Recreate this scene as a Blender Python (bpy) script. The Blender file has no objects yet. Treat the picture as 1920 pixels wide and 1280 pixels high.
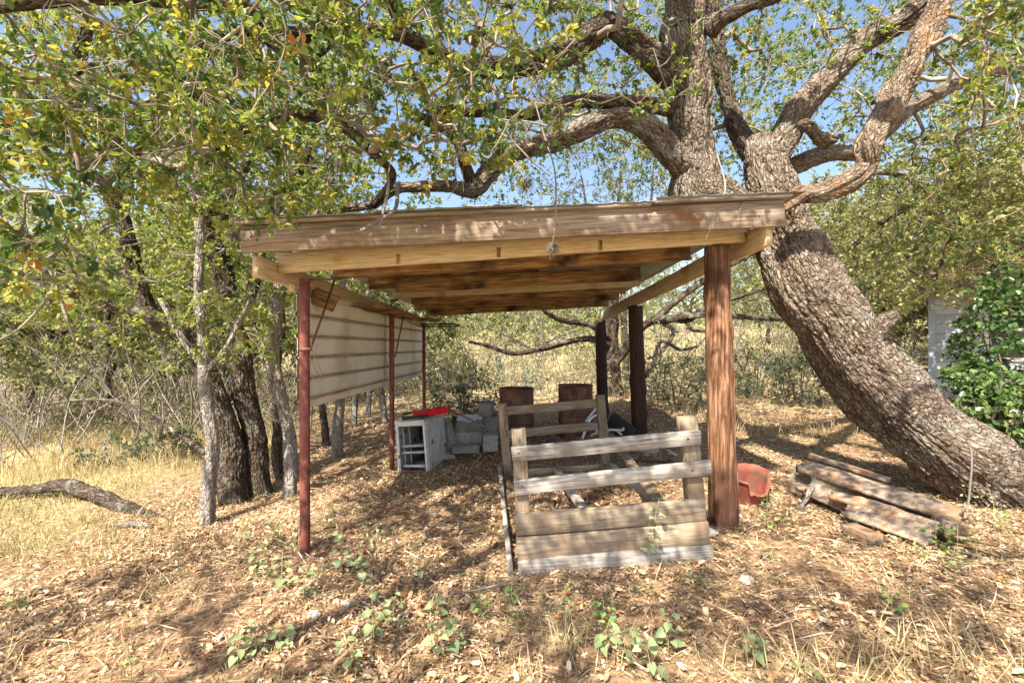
import bpy, bmesh, math, random
import numpy as np
from mathutils import Vector, Matrix, noise as mnoise

rng = np.random.default_rng(7)
random.seed(7)
S = bpy.context.scene
C = S.collection

# ------------------------------------------------------------------ camera
FPX, CAMH = 853.0, 1.55
cam_d = bpy.data.cameras.new('camera')
cam_d.sensor_width = 36.0
cam_d.lens = 36.0 * FPX / 1920.0
cam_d.clip_start = 0.05
cam_d.clip_end = 3000.0
cam = bpy.data.objects.new('camera', cam_d)
cam.location = (0, 0, CAMH)
cam.rotation_euler = (math.radians(90), 0, 0)
C.objects.link(cam)
S.camera = cam

# ------------------------------------------------------------------ sky, sun, exposure
SUN_EL, SUN_AZ = math.radians(50), math.radians(208)      # azimuth: 0 = +Y, 90 = +X
world = bpy.data.worlds.new('World')
S.world = world
world.use_nodes = True
wn = world.node_tree
wn.nodes.clear()
w_out = wn.nodes.new('ShaderNodeOutputWorld')
w_bg = wn.nodes.new('ShaderNodeBackground')
w_sky = wn.nodes.new('ShaderNodeTexSky')
w_sky.sky_type = 'NISHITA'
w_sky.sun_disc = False
w_sky.sun_elevation = SUN_EL
w_sky.sun_rotation = SUN_AZ
w_sky.air_density = 1.0
w_sky.dust_density = 1.8
w_bg.inputs['Strength'].default_value = 0.108
wn.links.new(w_sky.outputs[0], w_bg.inputs['Color'])
wn.links.new(w_bg.outputs[0], w_out.inputs['Surface'])
sun_d = bpy.data.lights.new('sun', 'SUN')
sun_d.energy = 5.0
sun_d.angle = math.radians(0.53)
sun_d.color = (1.0, 0.92, 0.78)
sun = bpy.data.objects.new('sun', sun_d)
TO_SUN = Vector((math.sin(SUN_AZ) * math.cos(SUN_EL), math.cos(SUN_AZ) * math.cos(SUN_EL), math.sin(SUN_EL)))
sun.rotation_euler = (-TO_SUN).to_track_quat('-Z', 'Y').to_euler()
sun.location = (0, 0, 30)
C.objects.link(sun)
S.view_settings.view_transform = 'Standard'
S.view_settings.look = 'None'
S.view_settings.gamma = 1.0
S.view_settings.use_curve_mapping = False
S.view_settings.exposure = 1.47
S.render.engine = 'CYCLES'
S.cycles.max_bounces = 8
S.cycles.diffuse_bounces = 4
S.cycles.transmission_bounces = 4
S.cycles.use_denoising = True
S.cycles.denoising_prefilter = 'NONE'
S.cycles.use_adaptive_sampling = False
S.cycles.sample_clamp_indirect = 4.0
S.cycles.caustics_reflective = False
S.cycles.caustics_refractive = False

# ------------------------------------------------------------------ helpers
def P(px, py, d):
    "a point of the place seen at pixel (px, py) of the 1920 x 1280 photograph at depth d metres"
    return np.array([(px - 960.0) / FPX * d, d, CAMH + (640.0 - py) / FPX * d])

def proj(p):
    d = np.maximum(p[..., 1], 1e-3)
    return 960 + p[..., 0] / d * FPX, 640 - (p[..., 2] - CAMH) / d * FPX

def nrm(a):
    return a / np.maximum(np.linalg.norm(a, axis=-1, keepdims=True), 1e-9)

def mesh_np(name, V, faces_list, mat, parent=None, smooth=False, tint=None, loc=None):
    """faces_list: list of int arrays (n,k). V (n,3)"""
    V = np.asarray(V, dtype=np.float32)
    if loc is not None:
        V = V - np.asarray(loc, dtype=np.float32)
    me = bpy.data.meshes.new(name)
    me.vertices.add(len(V))
    me.vertices.foreach_set('co', V.ravel())
    loops = np.concatenate([np.asarray(f, dtype=np.int32).ravel() for f in faces_list])
    tot = np.concatenate([np.full(len(f), np.asarray(f).shape[1], dtype=np.int32) for f in faces_list])
    start = np.concatenate([[0], np.cumsum(tot)[:-1]]).astype(np.int32)
    me.loops.add(len(loops))
    me.loops.foreach_set('vertex_index', loops)
    me.polygons.add(len(tot))
    me.polygons.foreach_set('loop_start', start)
    me.polygons.foreach_set('loop_total', tot)
    if smooth:
        me.polygons.foreach_set('use_smooth', np.ones(len(tot), dtype=bool))
    if tint is not None:
        a = me.attributes.new('tint', 'FLOAT', 'POINT')
        a.data.foreach_set('value', np.asarray(tint, dtype=np.float32))
    me.update(calc_edges=True)
    me.materials.append(mat)
    o = bpy.data.objects.new(name, me)
    C.objects.link(o)
    if parent is not None:
        o.parent = parent
    if loc is not None and parent is None:
        o.location = loc
    return o

def empty(name, label, cat, loc=(0, 0, 0), group=None):
    o = bpy.data.objects.new(name, None)
    o.empty_display_size = 0.1
    o.location = loc
    C.objects.link(o)
    o['label'] = label
    o['category'] = cat
    if group:
        o['group'] = group
    return o

def tag(o, label, cat, group=None):
    o['label'] = label
    o['category'] = cat
    if group:
        o['group'] = group
    return o

# ------------------------------------------------------------------ materials
def new_mat(name):
    m = bpy.data.materials.new(name)
    m.use_nodes = True
    nt = m.node_tree
    nt.nodes.clear()
    return m, nt, nt.nodes, nt.links

def ramp(nt, stops):
    r = nt.nodes.new('ShaderNodeValToRGB')
    e = r.color_ramp.elements
    while len(e) < len(stops):
        e.new(0.5)
    for el, (p, c) in zip(e, stops):
        el.position = p
        el.color = (*c, 1)
    return r

def mat_noise(name, stops, scale=(1, 1, 1), nscale=6, detail=8, rough=0.85, bump=0.3, bdist=0.01, dist=0.0,
              stain=None, stain_scale=2.0, metal=0.0, per_object=0.25, spec=0.25, fine=0.0, stain_range=(0.5, 0.68)):
    m, nt, N, L = new_mat(name)
    out = N.new('ShaderNodeOutputMaterial')
    b = N.new('ShaderNodeBsdfPrincipled')
    tc = N.new('ShaderNodeTexCoord')
    oi = N.new('ShaderNodeObjectInfo')
    off = N.new('ShaderNodeVectorMath'); off.operation = 'SCALE'
    comb = N.new('ShaderNodeCombineXYZ')
    for k in range(3):
        L.new(oi.outputs['Random'], comb.inputs[k])
    L.new(comb.outputs[0], off.inputs[0]); off.inputs['Scale'].default_value = 37.0
    add = N.new('ShaderNodeVectorMath'); add.operation = 'ADD'
    L.new(tc.outputs['Object'], add.inputs[0]); L.new(off.outputs[0], add.inputs[1])
    mp = N.new('ShaderNodeMapping')
    mp.inputs['Scale'].default_value = scale
    L.new(add.outputs[0], mp.inputs['Vector'])
    n = N.new('ShaderNodeTexNoise')
    n.inputs['Scale'].default_value = nscale
    n.inputs['Detail'].default_value = detail
    n.inputs['Roughness'].default_value = 0.62
    n.inputs['Distortion'].default_value = dist
    L.new(mp.outputs[0], n.inputs['Vector'])
    r = ramp(nt, stops)
    L.new(n.outputs['Fac'], r.inputs['Fac'])
    col = r.outputs['Color']
    if stain:
        n2 = N.new('ShaderNodeTexNoise')
        n2.inputs['Scale'].default_value = stain_scale
        n2.inputs['Detail'].default_value = 5
        L.new(add.outputs[0], n2.inputs['Vector'])
        r2 = ramp(nt, [(stain_range[0], (0, 0, 0)), (stain_range[1], (1, 1, 1))])
        L.new(n2.outputs['Fac'], r2.inputs['Fac'])
        mx = N.new('ShaderNodeMix'); mx.data_type = 'RGBA'
        L.new(r2.outputs['Color'], mx.inputs['Factor'])
        L.new(col, mx.inputs[6])
        mx.inputs[7].default_value = (*stain, 1)
        col = mx.outputs[2]
    if per_object:
        hv = N.new('ShaderNodeHueSaturation')
        mr = N.new('ShaderNodeMapRange')
        mr.inputs['To Min'].default_value = 1 - per_object
        mr.inputs['To Max'].default_value = 1 + per_object
        L.new(oi.outputs['Random'], mr.inputs['Value'])
        L.new(mr.outputs[0], hv.inputs['Value'])
        L.new(col, hv.inputs['Color'])
        col = hv.outputs['Color']
    L.new(col, b.inputs['Base Color'])
    b.inputs['Roughness'].default_value = rough
    b.inputs['Metallic'].default_value = metal
    b.inputs['Specular IOR Level'].default_value = spec
    if bump:
        bp = N.new('ShaderNodeBump')
        bp.inputs['Strength'].default_value = bump
        bp.inputs['Distance'].default_value = bdist
        L.new(n.outputs['Fac'], bp.inputs['Height'])
        L.new(bp.outputs[0], b.inputs['Normal'])
    L.new(b.outputs[0], out.inputs['Surface'])
    return m

def mat_leaf(name, stops, trans=0.4, rough=0.45, spec=0.3, tcol=(1.0, 1.0, 0.55), tgain=1.0):
    "tint attribute (0..1) picks the leaf's own colour"
    m, nt, N, L = new_mat(name)
    out = N.new('ShaderNodeOutputMaterial')
    at = N.new('ShaderNodeAttribute'); at.attribute_name = 'tint'
    r = ramp(nt, stops)
    L.new(at.outputs['Fac'], r.inputs['Fac'])
    b = N.new('ShaderNodeBsdfPrincipled')
    b.inputs['Roughness'].default_value = rough
    b.inputs['Specular IOR Level'].default_value = spec
    L.new(r.outputs['Color'], b.inputs['Base Color'])
    t = N.new('ShaderNodeBsdfTranslucent')
    mu = N.new('ShaderNodeMix'); mu.data_type = 'RGBA'; mu.blend_type = 'MULTIPLY'
    mu.inputs['Factor'].default_value = 1.0
    L.new(r.outputs['Color'], mu.inputs[6])
    mu.inputs[7].default_value = (tcol[0] * tgain, tcol[1] * tgain, tcol[2] * tgain, 1)
    L.new(mu.outputs[2], t.inputs['Color'])
    ms = N.new('ShaderNodeMixShader'); ms.inputs['Fac'].default_value = trans
    L.new(b.outputs[0], ms.inputs[1]); L.new(t.outputs[0], ms.inputs[2])
    L.new(ms.outputs[0], out.inputs['Surface'])
    return m

M = {}
G = (8, 60, 60)     # grain: slow along local x
M['wood_grey'] = mat_noise('weathered_grey_wood', [(0.30, (0.12, 0.10, 0.085)), (0.5, (0.32, 0.29, 0.255)), (0.68, (0.49, 0.455, 0.41))], (1, 14, 14), 5, rough=0.9, bump=0.6, bdist=0.004, stain=(0.22, 0.18, 0.14), stain_scale=3)
M['wood_tan'] = mat_noise('weathered_tan_wood', [(0.30, (0.12, 0.088, 0.058)), (0.5, (0.285, 0.225, 0.16)), (0.7, (0.43, 0.355, 0.265))], (1, 14, 14), 5, rough=0.9, bump=0.6, bdist=0.004, stain=(0.24, 0.17, 0.11), stain_scale=3.5)
M['wood_beam'] = mat_noise('grey_brown_beam_wood', [(0.28, (0.10, 0.075, 0.055)), (0.5, (0.27, 0.205, 0.155)), (0.7, (0.41, 0.33, 0.26))], (1, 16, 16), 4, rough=0.9, bump=0.7, bdist=0.005, stain=(0.16, 0.075, 0.035), stain_scale=2.6, stain_range=(0.55, 0.72), per_object=0.1)
M['wood_fresh'] = mat_noise('sheltered_pine', [(0.28, (0.40, 0.27, 0.135)), (0.5, (0.60, 0.46, 0.28)), (0.7, (0.72, 0.60, 0.42))], (1, 14, 14), 5, rough=0.75, bump=0.4, bdist=0.003, stain=(0.42, 0.24, 0.09), stain_scale=2.6, stain_range=(0.56, 0.70), per_object=0.1)
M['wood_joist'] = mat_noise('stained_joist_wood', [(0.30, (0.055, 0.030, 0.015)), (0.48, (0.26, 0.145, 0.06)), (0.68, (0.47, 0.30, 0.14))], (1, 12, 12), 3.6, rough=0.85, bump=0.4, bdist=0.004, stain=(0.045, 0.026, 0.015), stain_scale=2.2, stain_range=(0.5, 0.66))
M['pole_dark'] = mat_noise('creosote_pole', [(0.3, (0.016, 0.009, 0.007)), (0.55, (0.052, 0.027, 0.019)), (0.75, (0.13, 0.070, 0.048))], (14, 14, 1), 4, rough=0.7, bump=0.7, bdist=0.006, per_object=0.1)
M['pole_red'] = mat_noise('worn_red_pole', [(0.32, (0.034, 0.015, 0.009)), (0.49, (0.165, 0.077, 0.038)), (0.68, (0.40, 0.24, 0.145))], (12, 12, 0.8), 4.5, rough=0.8, bump=1.0, bdist=0.012, stain=(0.07, 0.030, 0.02), stain_scale=2.2, per_object=0.0)
M['red_paint'] = mat_noise('red_oxide_paint', [(0.35, (0.15, 0.045, 0.036)), (0.55, (0.225, 0.072, 0.058)), (0.7, (0.29, 0.12, 0.10))], (1, 1, 1), 9, rough=0.55, bump=0.1, stain=(0.13, 0.045, 0.03), stain_scale=14, stain_range=(0.58, 0.66), per_object=0.08)
M['rust'] = mat_noise('rusty_steel', [(0.32, (0.06, 0.028, 0.020)), (0.5, (0.17, 0.078, 0.054)), (0.68, (0.30, 0.155, 0.105))], (1, 1, 0.5), 5, rough=0.55, bump=0.3, bdist=0.004, stain=(0.27, 0.14, 0.08), stain_scale=5, per_object=0.08)
M['tin'] = mat_noise('galvanised_tin', [(0.3, (0.19, 0.19, 0.175)), (0.6, (0.33, 0.335, 0.31))], (1, 1, 1), 3, rough=0.5, bump=0.05, metal=0.5, stain=(0.20, 0.12, 0.07), stain_scale=2.4, per_object=0.1)
M['siding'] = mat_noise('cream_siding', [(0.3, (0.80, 0.73, 0.60)), (0.6, (0.88, 0.83, 0.72))], (1, 1, 1), 3, rough=0.5, bump=0.03, stain=(0.62, 0.53, 0.40), stain_scale=1.6, per_object=0.03)
M['rib_rust'] = mat_noise('rust_streaked_rib', [(0.35, (0.24, 0.15, 0.085)), (0.6, (0.48, 0.37, 0.25))], (1, 3, 3), 3, rough=0.6, bump=0.1, per_object=0.05)
M['white_paint'] = mat_noise('chipped_white_paint', [(0.35, (0.55, 0.53, 0.47)), (0.6, (0.72, 0.70, 0.65))], (1, 1, 1), 6, rough=0.5, bump=0.1, stain=(0.24, 0.13, 0.06), stain_scale=9, stain_range=(0.60, 0.66), per_object=0.04)
M['dark_metal'] = mat_noise('dark_metal', [(0.3, (0.02, 0.018, 0.016)), (0.7, (0.06, 0.055, 0.05))], (1, 1, 1), 5, rough=0.6, bump=0.1)
M['pale_metal'] = mat_noise('pale_grey_metal', [(0.3, (0.32, 0.33, 0.33)), (0.7, (0.50, 0.51, 0.51))], (1, 1, 1), 5, rough=0.45, bump=0.05, metal=0.2)
M['red_cloth'] = mat_noise('bright_red_plastic', [(0.3, (0.55, 0.012, 0.018)), (0.7, (0.75, 0.03, 0.03))], (1, 1, 1), 5, rough=0.35, bump=0.2)
M['concrete'] = mat_noise('grey_concrete', [(0.3, (0.24, 0.225, 0.20)), (0.6, (0.37, 0.35, 0.32)), (0.75, (0.44, 0.42, 0.38))], (1, 1, 1), 22, rough=0.95, bump=0.5, bdist=0.004, stain=(0.27, 0.22, 0.17), stain_scale=4)
M['terracotta'] = mat_noise('red_clay', [(0.3, (0.17, 0.045, 0.032)), (0.6, (0.30, 0.095, 0.065))], (1, 1, 1), 7, rough=0.75, bump=0.3, stain=(0.16, 0.085, 0.055), stain_scale=6, stain_range=(0.48, 0.64))
M['white_plastic'] = mat_noise('white_plastic', [(0.3, (0.52, 0.57, 0.60)), (0.6, (0.66, 0.70, 0.72))], (1, 1, 1), 6, rough=0.4, bump=0.0)
M['rot_wood'] = mat_noise('rotten_wood', [(0.28, (0.07, 0.048, 0.035)), (0.48, (0.21, 0.158, 0.117)), (0.7, (0.40, 0.335, 0.265))], (4, 9, 14), 3, rough=0.95, bump=1.0, bdist=0.012, stain=(0.34, 0.18, 0.085), stain_scale=4)
M['dead_limb'] = mat_noise('bare_dead_wood', [(0.30, (0.085, 0.055, 0.038)), (0.5, (0.21, 0.150, 0.108)), (0.68, (0.36, 0.28, 0.21))], (1, 1, 1), 5, detail=10, rough=0.95, bump=1.0, bdist=0.015, dist=1.2, stain=(0.34, 0.17, 0.075), stain_scale=3.4, stain_range=(0.58, 0.7))
def mat_bark(name, cols, lichen, lich=(0.60, 0.70), plate=1.0, bump=1.0):
    "plated bark: cells run along the limb (attribute limb_uv = around, around, along)"
    m, nt, N, L = new_mat(name)
    out = N.new('ShaderNodeOutputMaterial'); b = N.new('ShaderNodeBsdfPrincipled')
    at = N.new('ShaderNodeAttribute'); at.attribute_name = 'limb_uv'
    nz = N.new('ShaderNodeTexNoise'); nz.inputs['Scale'].default_value = 16; nz.inputs['Detail'].default_value = 6
    L.new(at.outputs['Vector'], nz.inputs['Vector'])
    sub = N.new('ShaderNodeVectorMath'); sub.operation = 'MULTIPLY_ADD'
    L.new(nz.outputs['Color'], sub.inputs[0]); sub.inputs[1].default_value = (0.06,) * 3
    L.new(at.outputs['Vector'], sub.inputs[2])
    v1 = N.new('ShaderNodeTexVoronoi'); v1.feature = 'DISTANCE_TO_EDGE'; v1.inputs['Scale'].default_value = 24 / plate
    v2 = N.new('ShaderNodeTexVoronoi'); v2.feature = 'F1'; v2.inputs['Scale'].default_value = 24 / plate
    for v in (v1, v2): L.new(sub.outputs[0], v.inputs['Vector'])
    sep = N.new('ShaderNodeSeparateColor'); L.new(v2.outputs['Color'], sep.inputs[0])
    ad = N.new('ShaderNodeMath'); ad.operation = 'MULTIPLY_ADD'; ad.inputs[1].default_value = 0.30
    n3 = N.new('ShaderNodeTexNoise'); n3.inputs['Scale'].default_value = 55; n3.inputs['Detail'].default_value = 5
    L.new(at.outputs['Vector'], n3.inputs['Vector'])
    sc = N.new('ShaderNodeMath'); sc.operation = 'MULTIPLY'; sc.inputs[1].default_value = 0.72
    L.new(n3.outputs['Fac'], sc.inputs[0]); L.new(sep.outputs[0], ad.inputs[0]); L.new(sc.outputs[0], ad.inputs[2])
    r = ramp(nt, [(0.16, cols[0]), (0.45, cols[1]), (0.74, cols[2])]); L.new(ad.outputs[0], r.inputs['Fac'])
    tc = N.new('ShaderNodeTexCoord'); nl = N.new('ShaderNodeTexNoise'); nl.inputs['Scale'].default_value = 6; nl.inputs['Detail'].default_value = 8
    L.new(tc.outputs['Object'], nl.inputs['Vector'])
    rl = ramp(nt, [(lich[0], (0, 0, 0)), (lich[1], (1, 1, 1))]); L.new(nl.outputs['Fac'], rl.inputs['Fac'])
    mx = N.new('ShaderNodeMix'); mx.data_type = 'RGBA'
    L.new(rl.outputs['Color'], mx.inputs['Factor']); L.new(r.outputs['Color'], mx.inputs[6]); mx.inputs[7].default_value = (*lichen, 1)
    L.new(mx.outputs[2], b.inputs['Base Color'])
    b.inputs['Roughness'].default_value = 0.95; b.inputs['Specular IOR Level'].default_value = 0.15
    mr = N.new('ShaderNodeMapRange'); mr.inputs['From Max'].default_value = 0.22; L.new(v1.outputs['Distance'], mr.inputs['Value'])
    h2 = N.new('ShaderNodeMath'); h2.operation = 'MULTIPLY_ADD'; h2.inputs[1].default_value = 0.5
    L.new(n3.outputs['Fac'], h2.inputs[0]); L.new(mr.outputs[0], h2.inputs[2])
    bp = N.new('ShaderNodeBump'); bp.inputs['Strength'].default_value = bump; bp.inputs['Distance'].default_value = 0.02
    L.new(h2.outputs[0], bp.inputs['Height']); L.new(bp.outputs[0], b.inputs['Normal'])
    L.new(b.outputs[0], out.inputs['Surface'])
    return m
M['bark'] = mat_bark('oak_bark', [(0.055, 0.038, 0.028), (0.165, 0.124, 0.094), (0.33, 0.268, 0.212)], (0.30, 0.275, 0.23), (0.50, 0.70), 0.62)
M['bark_dead'] = mat_bark('peeling_dead_bark', [(0.085, 0.055, 0.038), (0.20, 0.145, 0.105), (0.37, 0.295, 0.225)], (0.36, 0.20, 0.10), (0.54, 0.66), 0.55)
M['bark_dark'] = mat_bark('dark_oak_bark', [(0.030, 0.022, 0.017), (0.085, 0.062, 0.046), (0.175, 0.138, 0.108)], (0.25, 0.245, 0.20), (0.54, 0.68), 0.7)
M['bark_pale'] = mat_bark('lichened_pale_bark', [(0.12, 0.10, 0.085), (0.25, 0.22, 0.19), (0.38, 0.355, 0.32)], (0.15, 0.12, 0.10), (0.55, 0.70), 0.7, 0.8)
M['twig'] = mat_noise('twig_bark', [(0.32, (0.13, 0.095, 0.07)), (0.5, (0.24, 0.19, 0.145)), (0.66, (0.42, 0.38, 0.31))], (1, 1, 1), 4, rough=0.95, bump=0.0, per_object=0.0)
M['twig_dark'] = mat_noise('dark_twig_bark', [(0.32, (0.06, 0.05, 0.04)), (0.5, (0.13, 0.105, 0.085)), (0.66, (0.24, 0.21, 0.18))], (1, 1, 1), 4, rough=0.95, bump=0.0, per_object=0.0)
M['twig_grey'] = mat_noise('bare_grey_twigs', [(0.32, (0.14, 0.12, 0.10)), (0.6, (0.29, 0.255, 0.22))], (1, 1, 1), 4, rough=0.95, bump=0.0, per_object=0.0)
M['moss'] = mat_noise('ball_moss', [(0.3, (0.12, 0.10, 0.08)), (0.7, (0.30, 0.26, 0.21))], (1, 1, 1), 9, rough=0.95, bump=0.0)
OAK = [(0.0, (0.055, 0.105, 0.040)), (0.35, (0.140, 0.205, 0.052)), (0.62, (0.265, 0.295, 0.070)), (0.82, (0.40, 0.365, 0.095)), (0.93, (0.47, 0.38, 0.08)), (1.0, (0.42, 0.17, 0.04))]
M['leaf_oak'] = mat_leaf('oak_leaf', OAK, 0.45, 0.42, 0.4, (1.15, 1.1, 0.55), 1.35)
LEFT = [(0.0, (0.07, 0.12, 0.04)), (0.4, (0.17, 0.225, 0.06)), (0.75, (0.31, 0.335, 0.09)), (1.0, (0.44, 0.42, 0.13))]
M['leaf_left'] = mat_leaf('elm_leaf', LEFT, 0.45, 0.5, 0.3, (1.15, 1.15, 0.55), 1.35)
M['leaf_far'] = mat_leaf('far_leaf', [(0.0, (0.085, 0.105, 0.05)), (0.5, (0.24, 0.26, 0.12)), (1.0, (0.46, 0.43, 0.22))], 0.4, 0.6, 0.2, (1.1, 1.1, 0.6), 1.3)
M['leaf_bush'] = mat_leaf('bush_leaf', [(0.0, (0.05, 0.075, 0.04)), (0.6, (0.125, 0.155, 0.075)), (1.0, (0.24, 0.25, 0.12))], 0.3, 0.6, 0.2)
M['leaf_brush'] = mat_leaf('brush_leaf', [(0.0, (0.21, 0.21, 0.12)), (0.5, (0.43, 0.40, 0.235)), (1.0, (0.62, 0.55, 0.34))], 0.35, 0.7, 0.15)
M['leaf_shrub'] = mat_leaf('glossy_green_leaf', [(0.0, (0.035, 0.080, 0.030)), (0.6, (0.095, 0.165, 0.055)), (1.0, (0.22, 0.29, 0.10))], 0.35, 0.3, 0.5, (0.9, 1.2, 0.4), 1.3)
M['leaf_weed'] = mat_leaf('pale_weed_leaf', [(0.0, (0.18, 0.25, 0.12)), (0.6, (0.36, 0.45, 0.22)), (1.0, (0.55, 0.60, 0.30))], 0.35, 0.6, 0.2)
M['leaf_weed_bright'] = mat_leaf('bright_weed_leaf', [(0.0, (0.09, 0.20, 0.06)), (0.6, (0.20, 0.35, 0.10)), (1.0, (0.42, 0.52, 0.13))], 0.35, 0.6, 0.2)
M['stem'] = mat_noise('weed_stem', [(0.3, (0.20, 0.20, 0.09)), (0.7, (0.38, 0.33, 0.17))], (1, 1, 1), 8, bump=0)
LIT = [(0.0, (0.085, 0.046, 0.026)), (0.25, (0.25, 0.145, 0.080)), (0.5, (0.46, 0.305, 0.18)), (0.75, (0.66, 0.49, 0.325)), (0.93, (0.75, 0.63, 0.47)), (1.0, (0.48, 0.22, 0.08))]
M['litter'] = mat_leaf('fallen_leaf', LIT, 0.12, 0.75, 0.2, (1, 0.9, 0.7))
M['grass_dry'] = mat_leaf('dry_grass', [(0.0, (0.27, 0.21, 0.105)), (0.5, (0.50, 0.41, 0.225)), (0.85, (0.60, 0.51, 0.31)), (1.0, (0.27, 0.30, 0.12))], 0.3, 0.8, 0.1, (1, 0.95, 0.7))
M['grass_mix'] = mat_leaf('mixed_grass', [(0.0, (0.16, 0.19, 0.07)), (0.5, (0.36, 0.32, 0.14)), (1.0, (0.62, 0.52, 0.28))], 0.3, 0.8, 0.1, (1, 0.95, 0.7))
M['cactus'] = mat_noise('cactus_pad', [(0.3, (0.085, 0.125, 0.095)), (0.7, (0.15, 0.20, 0.155))], (1, 1, 1), 6, rough=0.7, bump=0.1)
M['house_wall'] = mat_noise('white_house_wall', [(0.3, (0.40, 0.44, 0.50)), (0.7, (0.48, 0.52, 0.58))], (1, 1, 1), 3, rough=0.8, bump=0.05)  # white wall; tree shade is put into this dim bluish base colour
M['house_roof'] = mat_noise('brown_roof', [(0.3, (0.17, 0.10, 0.065)), (0.7, (0.30, 0.19, 0.13))], (1, 1, 1), 6, rough=0.9, bump=0.2)
M['rock'] = mat_noise('limestone', [(0.3, (0.30, 0.27, 0.23)), (0.7, (0.58, 0.54, 0.48))], (1, 1, 1), 7, rough=0.95, bump=0.5)

def mat_glass():
    m, nt, N, L = new_mat('window_glass')
    out = N.new('ShaderNodeOutputMaterial')
    b = N.new('ShaderNodeBsdfPrincipled')
    b.inputs['Base Color'].default_value = (0.03, 0.035, 0.04, 1)
    b.inputs['Roughness'].default_value = 0.08
    L.new(b.outputs[0], out.inputs['Surface'])
    return m
M['glass'] = mat_glass()

def mat_ground():
    m, nt, N, L = new_mat('leaf_strewn_earth')
    out = N.new('ShaderNodeOutputMaterial')
    b = N.new('ShaderNodeBsdfPrincipled')
    tc = N.new('ShaderNodeTexCoord')
    n1 = N.new('ShaderNodeTexNoise'); n1.inputs['Scale'].default_value = 28; n1.inputs['Detail'].default_value = 9
    n2 = N.new('ShaderNodeTexNoise'); n2.inputs['Scale'].default_value = 0.55; n2.inputs['Detail'].default_value = 6
    L.new(tc.outputs['Object'], n1.inputs['Vector']); L.new(tc.outputs['Object'], n2.inputs['Vector'])
    r1 = ramp(nt, [(0.3, (0.09, 0.052, 0.032)), (0.5, (0.23, 0.142, 0.084)), (0.7, (0.38, 0.255, 0.155))])
    r2 = ramp(nt, [(0.3, (0.22, 0.165, 0.09)), (0.5, (0.37, 0.295, 0.165)), (0.7, (0.50, 0.41, 0.25))])
    L.new(n1.outputs['Fac'], r1.inputs['Fac']); L.new(n1.outputs['Fac'], r2.inputs['Fac'])
    at = N.new('ShaderNodeAttribute'); at.attribute_name = 'tint'
    ad = N.new('ShaderNodeMath'); ad.operation = 'ADD'
    mr = N.new('ShaderNodeMapRange'); mr.inputs['From Min'].default_value = 0.35; mr.inputs['From Max'].default_value = 0.65
    mr.inputs['To Min'].default_value = -0.3; mr.inputs['To Max'].default_value = 0.3
    L.new(n2.outputs['Fac'], mr.inputs['Value'])
    L.new(at.outputs['Fac'], ad.inputs[0]); L.new(mr.outputs[0], ad.inputs[1])
    ad.use_clamp = True
    mx = N.new('ShaderNodeMix'); mx.data_type = 'RGBA'
    L.new(ad.outputs[0], mx.inputs['Factor'])
    L.new(r1.outputs['Color'], mx.inputs[6]); L.new(r2.outputs['Color'], mx.inputs[7])
    L.new(mx.outputs[2], b.inputs['Base Color'])
    b.inputs['Roughness'].default_value = 0.95
    b.inputs['Specular IOR Level'].default_value = 0.1
    bp = N.new('ShaderNodeBump'); bp.inputs['Strength'].default_value = 0.8; bp.inputs['Distance'].default_value = 0.02
    L.new(n1.outputs['Fac'], bp.inputs['Height']); L.new(bp.outputs[0], b.inputs['Normal'])
    L.new(b.outputs[0], out.inputs['Surface'])
    return m
M['ground'] = mat_ground()

# ------------------------------------------------------------------ ground
_gp = [P(572, 1025, 3.43), P(1362, 985, 3.4), P(970, 1079, 3.0), P(1335, 1050, 3.0), P(735, 880, 5.5), P(770, 886, 5.3), P(960, 820, 7.6),
       P(1080, 820, 7.6), P(1197, 812, 6.4), P(1840, 950, 4.1), P(1480, 930, 3.95), P(1770, 1018, 3.15), P(388, 980, 4.3), P(455, 945, 5.0),
       P(543, 930, 5.2), P(270, 965, 4.7), P(60, 925, 5.2), P(100, 830, 9.2), P(1500, 800, 7.0), P(1600, 740, 10.0), P(960, 1280, 2.07),
       P(0, 1280, 2.3), P(1920, 1280, 1.86), P(880, 840, 6.5), P(1120, 740, 10.5), P(700, 760, 10.5)]
_gp += [np.array(q, float) for q in [(0, 0, .03), (-3, 0, -.15), (3, 0, .2), (-3, -4, -.1), (3, -4, .2), (-8, 3, -.55), (8, 2, .5), (9, 6, .55), (-9, 8, -.7),
       (0, 20, .45), (-10, 20, -.35), (10, 20, .8), (-20, 22, -.6), (20, 20, 1.2), (0, 45, 2.0), (-30, 45, .6), (16, 45, 3.0), (35, 45, 3.4), (0, 100, 4), (60, 100, 6), (-60, 100, 2),
       (0, -30, 0), (-40, -20, -1), (40, -20, 1), (-200, 300, 4), (0, 300, 6), (200, 300, 9), (-300, 0, 0), (300, 0, 5), (-200, -200, 0), (200, -200, 2), (0, 600, 6), (-400, 600, 4), (400, 600, 8)]]
_gp = np.array(_gp)
_A = np.linalg.norm(_gp[:, None, :2] - _gp[None, :, :2], axis=2) - np.eye(len(_gp)) * 0.25
_B = np.c_[np.ones(len(_gp)), _gp[:, :2]]
_K = np.block([[_A, _B], [_B.T, np.zeros((3, 3))]])
_w = np.linalg.solve(_K, np.r_[_gp[:, 2], 0, 0, 0])

def gz(x, y):
    x = np.atleast_1d(np.asarray(x, float)); y = np.atleast_1d(np.asarray(y, float))
    q = np.stack([x.ravel(), y.ravel()], 1)
    out = np.empty(len(q))
    for s in range(0, len(q), 20000):
        r = np.linalg.norm(q[s:s + 20000, None] - _gp[None, :, :2], axis=2)
        out[s:s + 20000] = r @ _w[:len(_gp)] + _w[-3] + q[s:s + 20000] @ _w[-2:]
    return out.reshape(x.shape)

def gz1(x, y):
    return float(gz(x, y)[0])

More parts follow.
